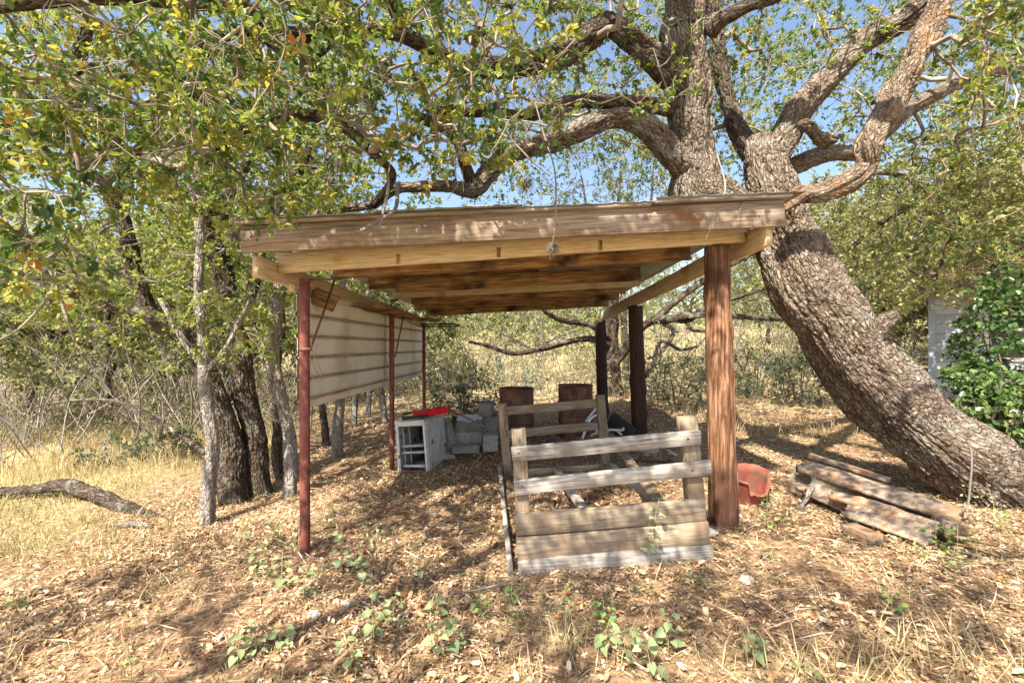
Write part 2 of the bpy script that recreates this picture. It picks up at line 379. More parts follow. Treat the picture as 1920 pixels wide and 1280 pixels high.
def graded(a, b, step, far, growth=1.13):
    v = list(np.arange(a, b + 1e-6, step))
    s = step
    while v[-1] < far[1]:
        s = min(s * growth, 40); v.append(v[-1] + s)
    s = step; lo = []
    c = a
    while c > far[0]:
        s = min(s * growth, 40); c -= s; lo.append(c)
    return np.array(lo[::-1] + v)

xs = graded(-6.5, 7.5, 0.09, (-600, 600))
ys = graded(1.4, 12.0, 0.08, (-120, 900))
gx, gy = np.meshgrid(xs, ys)
gzv = gz(gx, gy)
bump = np.array([mnoise.noise((x * 1.7, y * 1.7, 0.3)) * 0.035 + mnoise.noise((x * 6, y * 6, 3.3)) * 0.014 for x, y in zip(gx.ravel(), gy.ravel())]).reshape(gx.shape)
gzv = gzv + bump * np.clip(1.2 - np.abs(gy) / 60, 0, 1)
nx, ny = len(xs), len(ys)
ii = (np.arange(ny - 1)[:, None] * nx + np.arange(nx - 1)[None, :]).ravel()
# share of dry straw (0 = leaf litter, 1 = grass field)
straw = np.clip((np.hypot(gx * 0.8 - 0.4, gy - 4.5) - 4.2) / 3.0, 0, 1)
straw = np.maximum(straw, np.clip((-gx - 3.4) / 1.5, 0, 1) * np.clip((gy - 3.5) / 1.5, 0, 1))
ground = mesh_np('ground', np.stack([gx, gy, gzv], -1).reshape(-1, 3), [np.stack([ii, ii + 1, ii + nx + 1, ii + nx], 1)], M['ground'], smooth=True, tint=straw.ravel())
ground['kind'] = 'structure'

def gzn(x, y):
    return gz1(x, y) + mnoise.noise((x * 1.7, y * 1.7, 0.3)) * 0.035 + mnoise.noise((x * 6, y * 6, 3.3)) * 0.014

# ------------------------------------------------------------------ builders for hard things
def plank(name, p0, p1, w, t, mat, parent=None, up=(0, 0, 1), warp=0.004, seed=0, ends=0.0, origin=None, chamfer=0.0035):
    """board from p0 to p1 (centre line); w along 'up', t across. Its own local x runs along its length."""
    p0, p1 = Vector([float(v) for v in p0]), Vector([float(v) for v in p1])
    L = (p1 - p0).length
    ex = (p1 - p0).normalized()
    u = Vector(up); ez = (u - ex * u.dot(ex)).normalized(); ey = ez.cross(ex)
    n = max(4, int(L / 0.10))
    rr = random.Random(seed * 31 + hash(name) % 1000 if False else seed * 31 + len(name))
    c = min(chamfer, t * 0.2, w * 0.2)
    sec = [(-t/2 + c, -w/2), (t/2 - c, -w/2), (t/2, -w/2 + c), (t/2, w/2 - c), (t/2 - c, w/2), (-t/2 + c, w/2), (-t/2, w/2 - c), (-t/2, -w/2 + c)]
    V = []
    s0 = rr.random() * 50
    for i in range(n + 1):
        x = L * i / n
        dy = mnoise.noise((x * 1.1, s0, 0)) * warp * 2
        dz = mnoise.noise((x * 1.1, s0, 9)) * warp * 2
        for k, (a, b) in enumerate(sec):
            j1 = mnoise.noise((x * 9, s0 + k * 3, 4)) * warp * 0.35
            xx = x + (mnoise.noise((k * 1.7, s0, 2)) * ends if i in (0, n) else 0)
            V.append((xx, a + dy + j1, b + dz + j1))
    F4 = []
    for i in range(n):
        for k in range(8):
            a = i * 8 + k; b = i * 8 + (k + 1) % 8
            F4.append((a, a + 8, b + 8, b))
    F8 = [tuple(range(8)), tuple(n * 8 + k for k in range(7, -1, -1))]
    o = mesh_np(name, np.array(V), [np.array(F4), np.array(F8)], mat)
    Mx = Matrix((ex, ey, ez)).transposed().to_4x4()
    Mx.translation = p0
    if parent is not None:
        o.parent = parent
        Mx.translation = p0 - (parent.location if origin is None else origin)
    o.matrix_local = Mx
    return o

def bm_obj(name, bm, mat, parent=None, loc=(0, 0, 0), rot=None, smooth=False):
    me = bpy.data.meshes.new(name)
    bm.to_mesh(me); bm.free()
    if smooth:
        me.polygons.foreach_set('use_smooth', np.ones(len(me.polygons), dtype=bool))
    me.materials.append(mat)
    o = bpy.data.objects.new(name, me)
    C.objects.link(o)
    o.location = loc
    if rot is not None:
        o.rotation_euler = rot
    if parent is not None:
        o.parent = parent
    return o

def tube_np(pts, rad, sides=8, caps=True):
    pts = np.asarray(pts, float); n = len(pts)
    rad = np.broadcast_to(np.asarray(rad, float), (n,))
    T = nrm(np.gradient(pts, axis=0))
    ref = np.array([0, 0, 1.0]) if abs(T[0, 2]) < 0.9 else np.array([1.0, 0, 0])
    A = np.empty((n, 3)); a = nrm(np.cross(T[0], ref))
    for i in range(n):
        a = a - T[i] * a.dot(T[i]); a = a / max(np.linalg.norm(a), 1e-9); A[i] = a
    Bv = np.cross(T, A)
    th = np.arange(sides) * 2 * np.pi / sides
    V = pts[:, None] + rad[:, None, None] * (np.cos(th)[None, :, None] * A[:, None] + np.sin(th)[None, :, None] * Bv[:, None])
    V = V.reshape(-1, 3)
    i0 = (np.arange(n - 1)[:, None] * sides + np.arange(sides)[None]).ravel()
    i1 = (np.arange(n - 1)[:, None] * sides + (np.arange(sides)[None] + 1) % sides).ravel()
    F = [np.stack([i0, i1, i1 + sides, i0 + sides], 1)]
    if caps:
        F += [np.arange(sides)[None, ::-1], ((n - 1) * sides + np.arange(sides))[None]]
    return V, F

def catmull(pts, step):
    pts = np.asarray(pts, float)
    p = np.vstack([2 * pts[0] - pts[1], pts, 2 * pts[-1] - pts[-2]])
    out = []
    for i in range(1, len(p) - 2):
        L = np.linalg.norm((p[i + 1] - p[i])[:3]); n = max(1, int(round(L / step)))
        t = (np.arange(n) / n)[:, None]
        out.append(0.5 * (2 * p[i] + (p[i + 1] - p[i - 1]) * t + (2 * p[i - 1] - 5 * p[i] + 4 * p[i + 1] - p[i + 2]) * t**2 + (-p[i - 1] + 3 * p[i] - 3 * p[i + 1] + p[i + 2]) * t**3))
    out.append(pts[-1:])
    return np.vstack(out)

def put_uv(o, q, sides, step):
    n = len(q); th = np.tile(np.arange(sides) * 2 * np.pi / sides, n); rr = np.repeat(q[:, 3], sides)
    arc = np.repeat(np.r_[0, np.cumsum(np.linalg.norm(np.diff(q[:, :3], axis=0), axis=1))], sides)
    uv = np.stack([np.cos(th) * rr, np.sin(th) * rr, arc * 0.42 + q[0, 0]], 1).astype(np.float32)
    a = o.data.attributes.new('limb_uv', 'FLOAT_VECTOR', 'POINT')
    a.data.foreach_set('vector', uv.ravel())

def rod(name, pts, r, mat, parent=None, sides=6, step=None, smooth=True):
    pts = np.asarray(pts, float)
    if step:
        if np.ndim(r):
            q = catmull(np.c_[pts, np.asarray(r, float)], step); pts, r = q[:, :3], q[:, 3]
        else:
            pts = catmull(pts, step)
    V, F = tube_np(pts, r, sides)
    o = mesh_np(name, V - (np.array(parent.location) if parent else 0), F, mat, parent, smooth=smooth)
    return o

def pole(name, base, top, r0, r1, mat, parent, sides=64, rough=0.004, seed=1, knots=0):
    base, top = np.array(base, float), np.array(top, float)
    n = 60
    t = np.linspace(0, 1, n)[:, None]
    pts = base + (top - base) * t
    V, F = tube_np(pts, r0 + (r1 - r0) * t[:, 0], sides)
    ctr = np.repeat(pts, sides, axis=0)
    out = nrm(V - ctr)
    rr = random.Random(seed)
    kn = [(rr.random(), rr.random() * 6.28, 0.012 + 0.012 * rr.random()) for _ in range(knots)]
    d = np.empty(len(V))
    for i, v in enumerate(V):
        d[i] = (mnoise.noise((v[0] * 26 + seed, v[1] * 26, v[2] * 1.6)) * 1.0 + mnoise.noise((v[0] * 60, v[1] * 60 + seed, v[2] * 3)) * 0.5) * rough
        th = math.atan2(out[i][1], out[i][0]) % 6.283
        cr = mnoise.noise((out[i][0] * 2.6 + seed, out[i][1] * 2.6, v[2] * 0.55))
        d[i] -= rough * 1.6 * max(0, 1 - abs(cr) / 0.07)
        hz = (v[2] - base[2]) / (top[2] - base[2])
        for (kz, kt, ka) in kn:
            da = min(abs(th - kt), 6.283 - abs(th - kt))
            d[i] += ka * math.exp(-((hz - kz) * 26) ** 2 - (da * 3.0) ** 2)
    V = V + out * d[:, None]
    # object space with z along the pole, origin at the base
    Vp = V - base
    o = mesh_np(name, Vp, F, mat, parent, smooth=True)
    o.location = Vector(base) - parent.location
    return o

# ------------------------------------------------------------------ the carport
def zroof(x, y):
    return 2.455 + 0.052 * x - 0.030 * (y - 3.15)

shed = empty('carport', 'open lean-to carport with wooden beams, tin roof, three dark poles and red pipe posts', 'carport', (0, 5.4, gz1(0, 5.4)))
lift_ = lambda x: 0.011 * (1.9 - x)
XL = lambda x, y, dz: (x, y, zroof(x, y) + dz + lift_(x))
X = lambda x, y, dz: (x, y, zroof(x, y) + dz)
plank('front_beam', XL(-1.865, 3.15, -0.147), XL(1.875, 3.15, -0.117), 0.182, 0.045, M['wood_beam'], shed, warp=0.004, seed=1, ends=0.006)
plank('header', X(-1.755, 3.42, -0.222), X(1.74, 3.42, -0.168), 0.150, 0.040, M['wood_fresh'], shed, warp=0.003, seed=2)
# thin dark strips on the header, standing in for rectangular stains
for k, xx in enumerate((-0.85, -0.10, 0.66)):
    plank('cleat', X(xx, 3.398, -0.262 + .016 * xx), X(xx, 3.398, -0.19 + .016 * xx), 0.028, 0.004, M['wood_joist'], shed, up=(1, 0, 0), warp=0, seed=20 + k, chamfer=0.001)
plank('side_beam', X(-1.79, 3.175, -0.285), X(-1.53, 7.95, -0.36), 0.150, 0.045, M['wood_fresh'], shed, warp=0.004, seed=3, ends=0.01)
plank('side_beam', X(1.80, 3.175, -0.245), X(1.70, 8.75, -0.36), 0.165, 0.045, M['wood_fresh'], shed, warp=0.004, seed=4, ends=0.01)
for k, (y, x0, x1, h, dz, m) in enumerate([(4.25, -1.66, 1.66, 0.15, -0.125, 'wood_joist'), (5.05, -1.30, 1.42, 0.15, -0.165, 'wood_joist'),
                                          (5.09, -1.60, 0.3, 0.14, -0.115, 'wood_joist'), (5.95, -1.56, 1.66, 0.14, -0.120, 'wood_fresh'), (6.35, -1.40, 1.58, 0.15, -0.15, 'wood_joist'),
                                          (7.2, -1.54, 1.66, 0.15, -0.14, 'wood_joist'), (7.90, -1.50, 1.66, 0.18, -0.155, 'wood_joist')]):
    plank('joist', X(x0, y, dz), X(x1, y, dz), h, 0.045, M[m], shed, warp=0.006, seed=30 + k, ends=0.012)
for k, xx in enumerate((-0.52, 0.42, 0.80)):
    plank('block', X(xx, 4.222, -0.06), X(xx + 0.16, 4.222, -0.055), 0.10, 0.012, M['wood_joist'], shed, warp=0.001, seed=50 + k)
# tin roof sheets, ribs running front to back
def tin_sheet(x0, x1, y0, y1, lift):
    nu = int((x1 - x0) / 0.025); nv = 14
    us = np.linspace(x0, x1, nu + 1); vs = np.linspace(y0, y1, nv + 1)
    ux, vy = np.meshgrid(us, vs)
    ph = (ux / 0.20) % 1.0
    prof = 0.008 * np.clip(1 - np.abs(ph - 0.5) / 0.16, 0, 1)
    wob = np.array([mnoise.noise((a * 0.9, b * 0.6, lift * 400)) for a, b in zip(ux.ravel(), vy.ravel())]).reshape(ux.shape) * 0.010
    z = zroof(ux, vy) - 0.030 + lift + prof + wob * .6 + lift_(ux)
    top = np.stack([ux, vy, z], -1).reshape(-1, 3)
    bot = top - [0, 0, 0.004]
    n1 = nu + 1
    ii = (np.arange(nv)[:, None] * n1 + np.arange(nu)[None]).ravel()
    N = len(top)
    f = [np.stack([ii, ii + 1, ii + n1 + 1, ii + n1], 1), np.stack([ii + n1, ii + n1 + 1, ii + 1, ii], 1) + N]
    e = np.arange(nu); f.append(np.stack([e, e + N, e + 1 + N, e + 1], 1))
    e = nv * n1 + np.arange(nu); f.append(np.stack([e + 1, e + 1 + N, e + N, e], 1))
    return mesh_np('roof_sheet', np.vstack([top, bot]) - np.array(shed.location), f, M['tin'], shed)
for k in range(4):
    tin_sheet(-1.89 + k * 0.955, -1.89 + (k + 1) * 0.955 + 0.05, 3.085 - 0.02 * (k % 2), 8.15, 0.012 + 0.009 * (k % 2) + (0.012 if k == 3 else 0))
plank('roof_batten', XL(-1.89, 3.135, -0.038), XL(0.95, 3.135, -0.030), 0.026, 0.085, M['wood_beam'], shed, seed=6, warp=0.002)
plank('roof_batten', XL(0.97, 3.125, -0.012), XL(1.90, 3.125, -0.008), 0.034, 0.095, M['wood_grey'], shed, seed=7, warp=0.003)
for k, xx in enumerate((-1.84, -1.80, -0.62, 0.31, 0.95, 1.70, 1.74)):
    p = np.array(XL(xx, 3.124, -0.10 - 0.035 * (k % 2)))
    rod('nail', [p, p + [0, .006, 0]], 0.006, M['rust'], shed, sides=8)
# poles and pipe posts
pole('pole', (1.605, 3.44, gz1(1.605, 3.44) - 0.15), (1.56, 3.47, zroof(1.56, 3.47) - 0.252), 0.105, 0.088, M['pole_red'], shed, seed=3, rough=0.011, knots=11)
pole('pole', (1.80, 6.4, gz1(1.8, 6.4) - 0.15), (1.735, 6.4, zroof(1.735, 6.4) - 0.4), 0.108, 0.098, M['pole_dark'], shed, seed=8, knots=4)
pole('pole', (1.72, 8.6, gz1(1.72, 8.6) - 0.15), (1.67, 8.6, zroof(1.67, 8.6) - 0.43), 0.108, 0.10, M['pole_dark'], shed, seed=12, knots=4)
def pipe(x, y, top, r):
    z0 = gz1(x, y) - 0.12
    o = rod('pipe_post', np.linspace((x, y, z0), (x - 0.004, y, top), 12), r, M['red_paint'], shed, sides=20)
    return o
pipe(-1.56, 3.43, zroof(-1.56, 3.43) - 0.352, 0.037)
pipe(-1.45, 5.5, zroof(-1.45, 5.5) - 0.385, 0.030)
pipe(-1.452, 7.52, zroof(-1.45, 7.5) - 0.42, 0.028)
for (x, y, r) in ((-1.56, 3.43, 0.041), (-1.45, 5.5, 0.034)):
    z = zroof(x, y) - (0.355 if y < 4 else 0.388)
    rod('post_cap', [(x - 0.0, y, z - 0.012), (x, y, z + 0.008)], r, M['rust'], shed, sides=20)
# tie rods on the two front pipe posts
rod('tie_rod', [P(578, 524, 3.43), P(640, 523, 3.75)], 0.008, M['rust'], shed)
rod('tie_rod', [P(627, 526, 3.72), P(605, 590, 3.56), P(582, 655, 3.45)], 0.009, M['rust'], shed)
rod('tie_rod', [P(757, 590, 5.85), P(741, 668, 5.5)], 0.009, M['rust'], shed)
for (p, r) in ((P(573, 655, 3.43), 0.043), (P(735, 668, 5.5), 0.036)):
    rod('clamp', [p - [0, 0, 0.014], p + [0, 0, 0.014]], r, M['rust'], shed, sides=18)
# loose wire tied to the near post
wp = [P(582, 655, 3.42), P(590, 690, 3.42), P(602, 708, 3.42), P(600, 714, 3.42), P(588, 712, 3.42), P(581, 685, 3.42), P(590, 655, 3.42), P(597, 645, 3.42)]
rod('wire', wp, 0.0022, M['rust'], shed, sides=4, step=0.01)
wp = [P(580, 665, 3.40), P(584, 700, 3.39), P(596, 712, 3.39), P(605, 700, 3.39), P(590, 672, 3.40), P(583, 640, 3.42)]
rod('wire', wp, 0.0022, M['rust'], shed, sides=4, step=0.01)
# two hooks under the rear joist
for px in (1071, 1098):
    p = P(px, 564, 7.86)
    rod('hook', [p + [0, 0, .10], p + [0, 0, 0], p + [-0.02, 0, -0.035], p + [-0.05, 0, -0.035], p + [-0.055, 0, -0.01]], 0.006, M['dark_metal'], shed, step=0.015)
# cream siding hung on the left side: two sheets, each with ribs of its own
SA, SB = np.array([-1.640, 3.47]), np.array([-1.60, 8.05])
def siding_sheet(t0, t1, lift):
    a, b = SA + (SB - SA) * t0, SA + (SB - SA) * t1
    zt = (1.945, 1.925); zb = (1.005, 0.93)
    nu = 24; zs = []
    nv = 94
    V = []
    for j in range(nv + 1):
        v = j / nv
        ph = (v * 5.6) % 1.0
        out = 0.016 * max(0, min(1, (0.11 - abs(ph - 0.5)) / 0.04))
        if v < 0.13:
            out += 0.05 * ((0.13 - v) / 0.13) ** 1.2          # kicked out at the foot
        for i in range(nu + 1):
            u = i / nu; tt = t0 + (t1 - t0) * u
            xy = a + (b - a) * u
            z = (zb[0] + (zb[1] - zb[0]) * tt) * (1 - v) + (zt[0] + (zt[1] - zt[0]) * tt) * v
            w = mnoise.noise((tt * 7, v * 2.5, lift * 90)) * 0.010
            V.append((xy[0] + out * -1 + lift + w, xy[1], z))
    V = np.array(V); n1 = nu + 1
    ii = (np.arange(nv)[:, None] * n1 + np.arange(nu)[None]).ravel()
    N = len(V)
    f = [np.stack([ii + n1, ii + n1 + 1, ii + 1, ii], 1), np.stack([ii, ii + 1, ii + n1 + 1, ii + n1], 1) + N]
    for e in (np.arange(nu), nv * n1 + np.arange(nu)):
        f.append(np.stack([e, e + N, e + 1 + N, e + 1], 1))
    e = np.arange(nv) * n1
    f.append(np.stack([e, e + n1, e + n1 + N, e + N], 1))
    sh = mesh_np('siding_panel', np.vstack([V, V - [0.003, 0, 0]]) - np.array(shed.location), f, M['siding'], shed)
    # the rusty pressed ribs
    for j in range(5):
        v = (j + 0.5) / 5.6
        zz = [(zb[0] + (zb[1] - zb[0]) * tt) * (1 - v) + (zt[0] + (zt[1] - zt[0]) * tt) * v for tt in (t0, t1)]
        ex = 0.05 * max(0, (0.13 - v) / 0.13)
        plank('rib', (a[0] + lift + 0.008, a[1] + 0.01, zz[0]), (b[0] + lift + 0.008, b[1] - 0.01, zz[1]), 0.019, 0.022, M['rib_rust'], sh, warp=0.001, seed=70 + j, origin=shed.location)
    return sh
siding_sheet(0.0, 0.52, 0.0)
siding_sheet(0.505, 1.0, 0.010)
plank('siding_rail', (SA[0] - 0.03, SA[1] - 0.02, 1.955), (SB[0] - 0.03, SB[1], 1.93), 0.06, 0.04, M['wood_fresh'], shed, seed=81)
# bent tin flashing under the left eave, and the wooden block behind the near post
def flashing(a, b, w, sag, name, m, th=0.003):
    a, b = np.array(a, float), np.array(b, float)
    n = 26; V = []
    for i in range(n + 1):
        t = i / n
        c = a + (b - a) * t - np.array([0, 0, sag * math.sin(math.pi * t)])
        for s in (-0.5, 0, 0.5):
            V.append(c + np.array([w * s, 0, 0.012 * math.sin(t * 30 + s) + (0.03 if s else 0.0)]))
    V = np.array(V); ii = (np.arange(n)[:, None] * 3 + np.arange(2)[None]).ravel(); N = len(V)
    f = [np.stack([ii, ii + 1, ii + 4, ii + 3], 1), np.stack([ii + 3, ii + 4, ii + 1, ii], 1) + N]
    e = np.arange(n) * 3
    f += [np.stack([e, e + 3, e + 3 + N, e + N], 1), np.stack([e + 2, e + 2 + N, e + 5 + N, e + 5], 1)]
    return mesh_np(name, np.vstack([V, V - [0, 0, th]]) - np.array(shed.location), f, m, shed)
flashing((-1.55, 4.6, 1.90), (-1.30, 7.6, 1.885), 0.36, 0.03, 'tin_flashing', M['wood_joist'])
for k in range(2):
    rod('rack_bar', [P(788, 607 + 5 * k, 7.6), P(850, 607 + 5 * k, 7.6), P(862, 610, 7.75)], 0.012, M['dark_metal'], shed)
plank('wood_block', P(588, 552, 3.75), P(630, 570, 3.80), 0.14, 0.09, M['wood_joist'], shed, up=(0.15, 0, 1), seed=83)

# ------------------------------------------------------------------ the slatted wooden bed frame
bed = empty('slatted_frame', 'weathered wooden bed-shaped frame with slatted ends in front of the carport', 'wooden frame', (0.5, 4.0, gz1(0.5, 4.0)))
D0 = 3.02
plank('post', P(985, 1075, D0 + .06), P(972.5, 803, D0 + .06), 0.096, 0.092, M['wood_tan'], bed, up=(1, 0, 0), seed=101, ends=0.012)
plank('post', P(1311, 1040, D0 + .06), P(1286, 781, D0 + .06), 0.110, 0.092, M['wood_tan'], bed, up=(1, 0, 0), seed=102, ends=0.012)
plank('rail', P(959.5, 851, D0 - .012), P(1312, 818.5, D0 - .012), 0.094, 0.036, M['wood_grey'], bed, seed=103, ends=0.008)
plank('rail', P(965, 914, D0 - .012), P(1332, 876, D0 - .012), 0.096, 0.036, M['wood_grey'], bed, seed=104, ends=0.008)
plank('end_board', P(967, 982, D0 - .012), P(1322, 955.5, D0 - .012), 0.143, 0.036, M['wood_tan'], bed, seed=105, ends=0.006)
plank('end_board', P(970, 1027, D0 - .013), P(1327, 997, D0 - .013), 0.145, 0.037, M['wood_tan'], bed, seed=106, ends=0.006)
plank('end_board', P(972, 1065, D0 - .022), P(1334, 1034, D0 - .022), 0.112, 0.050, M['wood_grey'], bed, seed=107, ends=0.010)
D1 = 5.05
plank('post', P(953, 902, D1), P(942, 756, D1), 0.094, 0.092, M['wood_tan'], bed, up=(1, 0, 0), seed=108, ends=0.012)
plank('post', P(1137, 884, D1), P(1125, 740, D1), 0.094, 0.092, M['wood_tan'], bed, up=(1, 0, 0), seed=109, ends=0.012)
plank('rail', P(948, 770, D1 - .05), P(1118, 755.5, D1 - .05), 0.092, 0.036, M['wood_tan'], bed, seed=110, ends=0.008)
plank('rail', P(950, 814, D1 - .05), P(1121, 797.5, D1 - .05), 0.092, 0.036, M['wood_tan'], bed, seed=111, ends=0.008)
plank('rail', P(955, 888, D1 - .05), P(1130, 876, D1 - .05), 0.085, 0.036, M['wood_tan'], bed, seed=112, ends=0.008)
plank('side_board', P(966, 1068, D0 - 0.02) + [-.03, 0, 0], P(937, 880, D1 - .05), 0.14, 0.036, M['wood_grey'], bed, up=(-0.12, 0, 1), seed=113, ends=0.01)
plank('side_board', P(1322, 1015, D0 + 0.1), P(1142, 872, D1), 0.12, 0.036, M['wood_grey'], bed, up=(0, 0, 1), seed=114, ends=0.01)
plank('slat', P(1100, 962, D0 + .15), P(1042, 878, D1 - .1), 0.075, 0.035, M['wood_grey'], bed, up=(1, 0, 0), seed=115, ends=0.01)
plank('slat', P(1242, 950, D0 + .15), P(1142, 812, D1 + .75), 0.085, 0.037, M['wood_tan'], bed, up=(1, 0, 0.1), seed=116, ends=0.01)
plank('floor_board', P(1000, 985, 3.35), P(1290, 958, 3.45), 0.30, 0.018, M['wood_tan'], bed, up=(0, 1, 0.0), seed=117)
# bolt heads
for (px, py) in ((972, 849), (1290, 823), (979, 912), (1298, 881)):
    p = P(px, py, D0 - 0.032)
    rod('bolt', [p, p + [0, 0.01, 0]], 0.009, M['rust'], bed, sides=8)

# ------------------------------------------------------------------ drums
def drum(px, top, bot, d, lab):
    x = (px - 960) / FPX * d
    r = 0.287
    z0 = gz1(x, d) - 0.02
    z1 = CAMH + (640 - top) / FPX * d
    t = empty('steel_drum', lab, 'drum', (x, d, z0), 'rusty open drums')
    h = z1 - z0
    n = 56; prof = []
    for s in np.linspace(0, 1, 60):
        z = s * h
        rr = r + 0.014 * math.exp(-((s - 0.34) / 0.022) ** 2) + 0.014 * math.exp(-((s - 0.66) / 0.022) ** 2) + 0.003 * math.sin(s * 90) * (s > .72)
        prof.append((rr, z))
    prof += [(r - 0.004, h)] + [(r - 0.006 + 0.0, h - k * h / 12) for k in range(1, 12)] + [(0.001, 0.05)]
    th = np.arange(n) * 2 * np.pi / n
    V = []
    for (rr, z) in prof:
        for a in th:
            w = 1 + 0.010 * mnoise.noise((math.cos(a) * 2, math.sin(a) * 2, z * 3 + px))
            V.append((rr * w * math.cos(a), rr * w * math.sin(a), z))
    k = len(prof)
    i0 = (np.arange(k - 1)[:, None] * n + np.arange(n)[None]).ravel()
    i1 = (np.arange(k - 1)[:, None] * n + (np.arange(n)[None] + 1) % n).ravel()
    mesh_np('body', np.array(V), [np.stack([i0, i1, i1 + n, i0 + n], 1)], M['rust'], t, smooth=True)
    ring = [(r * 1.005 * math.cos(a), r * 1.005 * math.sin(a), h + 0.004 * math.sin(3 * a)) for a in np.linspace(0, 2 * np.pi, 49)]
    Vr, Fr = tube_np(ring, 0.010, 6, caps=False)
    mesh_np('rim', Vr, Fr, M['rust'], t, smooth=True)
    return t
drum(968.5, 728, 818, 7.62, 'rusty open steel drum nearer the grey blocks, left of the pair')
drum(1079, 722, 822, 7.66, 'rusty open steel drum beside the white pipe frame, right of the pair')

# ------------------------------------------------------------------ old drawer cabinet
def cabinet():
    f = {}
    d0, d1 = 5.3, 6.05
    TL, TR, BL, BR = P(742, 792, d0), P(796, 789, d0), P(748, 884, d0), P(804, 887, d0)
    back = np.array([0.10, d1 - d0, -0.055])
    loc = np.array([(BL[0] + BR[0]) / 2, (d0 + d1) / 2, gz1((BL[0] + BR[0]) / 2, 5.6)])
    t = empty('drawer_cabinet', 'old white metal cabinet with its front open, standing by the middle red post', 'cabinet', loc)
    def quadbox(name, pts4, th, mat):
        a, b, c, e = [np.array(p, float) for p in pts4]
        nn = nrm(np.cross(b - a, e - a)) * th
        V = np.array([a, b, c, e, a + nn, b + nn, c + nn, e + nn]) - loc
        bm = bmesh.new()
        vs = [bm.verts.new(v) for v in V]
        for q in ((0, 1, 2, 3), (7, 6, 5, 4), (0, 4, 5, 1), (1, 5, 6, 2), (2, 6, 7, 3), (3, 7, 4, 0)):
            bm.faces.new([vs[i] for i in q])
        bmesh.ops.recalc_face_normals(bm, faces=bm.faces)
        bmesh.ops.bevel(bm, geom=bm.edges[:], offset=min(0.003, th * 0.3), segments=1, affect='EDGES')
        return bm_obj(name, bm, mat, t)
    quadbox('side_panel', (TL, TL + back, BL + back, BL), 0.012, M['white_paint'])
    quadbox('side_panel', (TR, BR, BR + back, TR + back), 0.012, M['white_paint'])
    quadbox('top_panel', (TL + [0, 0, .001], TR + [0, 0, .001], TR + back + [0, 0, .001], TL + back + [0, 0, .001]), 0.014, M['white_paint'])
    quadbox('bottom_panel', (BL, BL + back, BR + back, BR), 0.014, M['rust'])
    quadbox('back_panel', (TL + back, TR + back, BR + back, BL + back), 0.01, M['dark_metal'])
    # front frame
    e = np.array([0, -0.012, 0])
    def lerp(a, b, s): return a + (b - a) * s
    for nm, a, b, w, up, m in (('frame_bar', TL, TR, 0.055, (0, 0, 1), 'white_paint'), ('frame_bar', BL, BR, 0.03, (0, 0, 1), 'rust'), ('frame_bar', TL, BL, 0.03, (1, 0, 0), 'white_paint'), ('frame_bar', TR, BR, 0.026, (1, 0, 0), 'white_paint')):
        ofs = {0.055: np.array([0, 0, -.02]), 0.03: np.array([0, 0, .012]) if up[2] else np.array([.015, 0, 0]), 0.026: np.array([-.012, 0, 0])}[w]
        plank(nm, a + e + ofs, b + e + ofs, w, 0.012, M[m], t, up=up, warp=0.001, seed=int(w * 1000))
    # drawer frames and shelves
    for k, s in enumerate((0.50, 0.63, 0.90)):
        a, b = lerp(TL, BL, s), lerp(TR, BR, s)
        a = a + [0.05, 0.03, 0]; b = b + [-0.03, 0.03, 0.01]
        plank('shelf', (a + b) / 2 + [0, 0, 0], (a + b) / 2 + back * 0.85, b[0] - a[0], 0.014, M['pale_metal'], t, up=(1, 0, 0.1), warp=0.001, seed=k)
        plank('shelf_lip', a + [0, -0.012, 0.004], b + [0, -0.012, 0.006], 0.028, 0.006, M['pale_metal'], t, warp=0.001, seed=k + 5)
    for k, s in enumerate((0.2, 0.34)):
        a = lerp(TL, TR, s) + [0, 0.06 + 0.1 * k, -.06]; b = lerp(BL, BR, s) + [0, 0.06 + 0.1 * k, .02]
        plank('runner', a, b, 0.016, 0.012, M['pale_metal'], t, up=(1, 0, 0), warp=0.0, seed=9 + k)
    return t
cabinet()
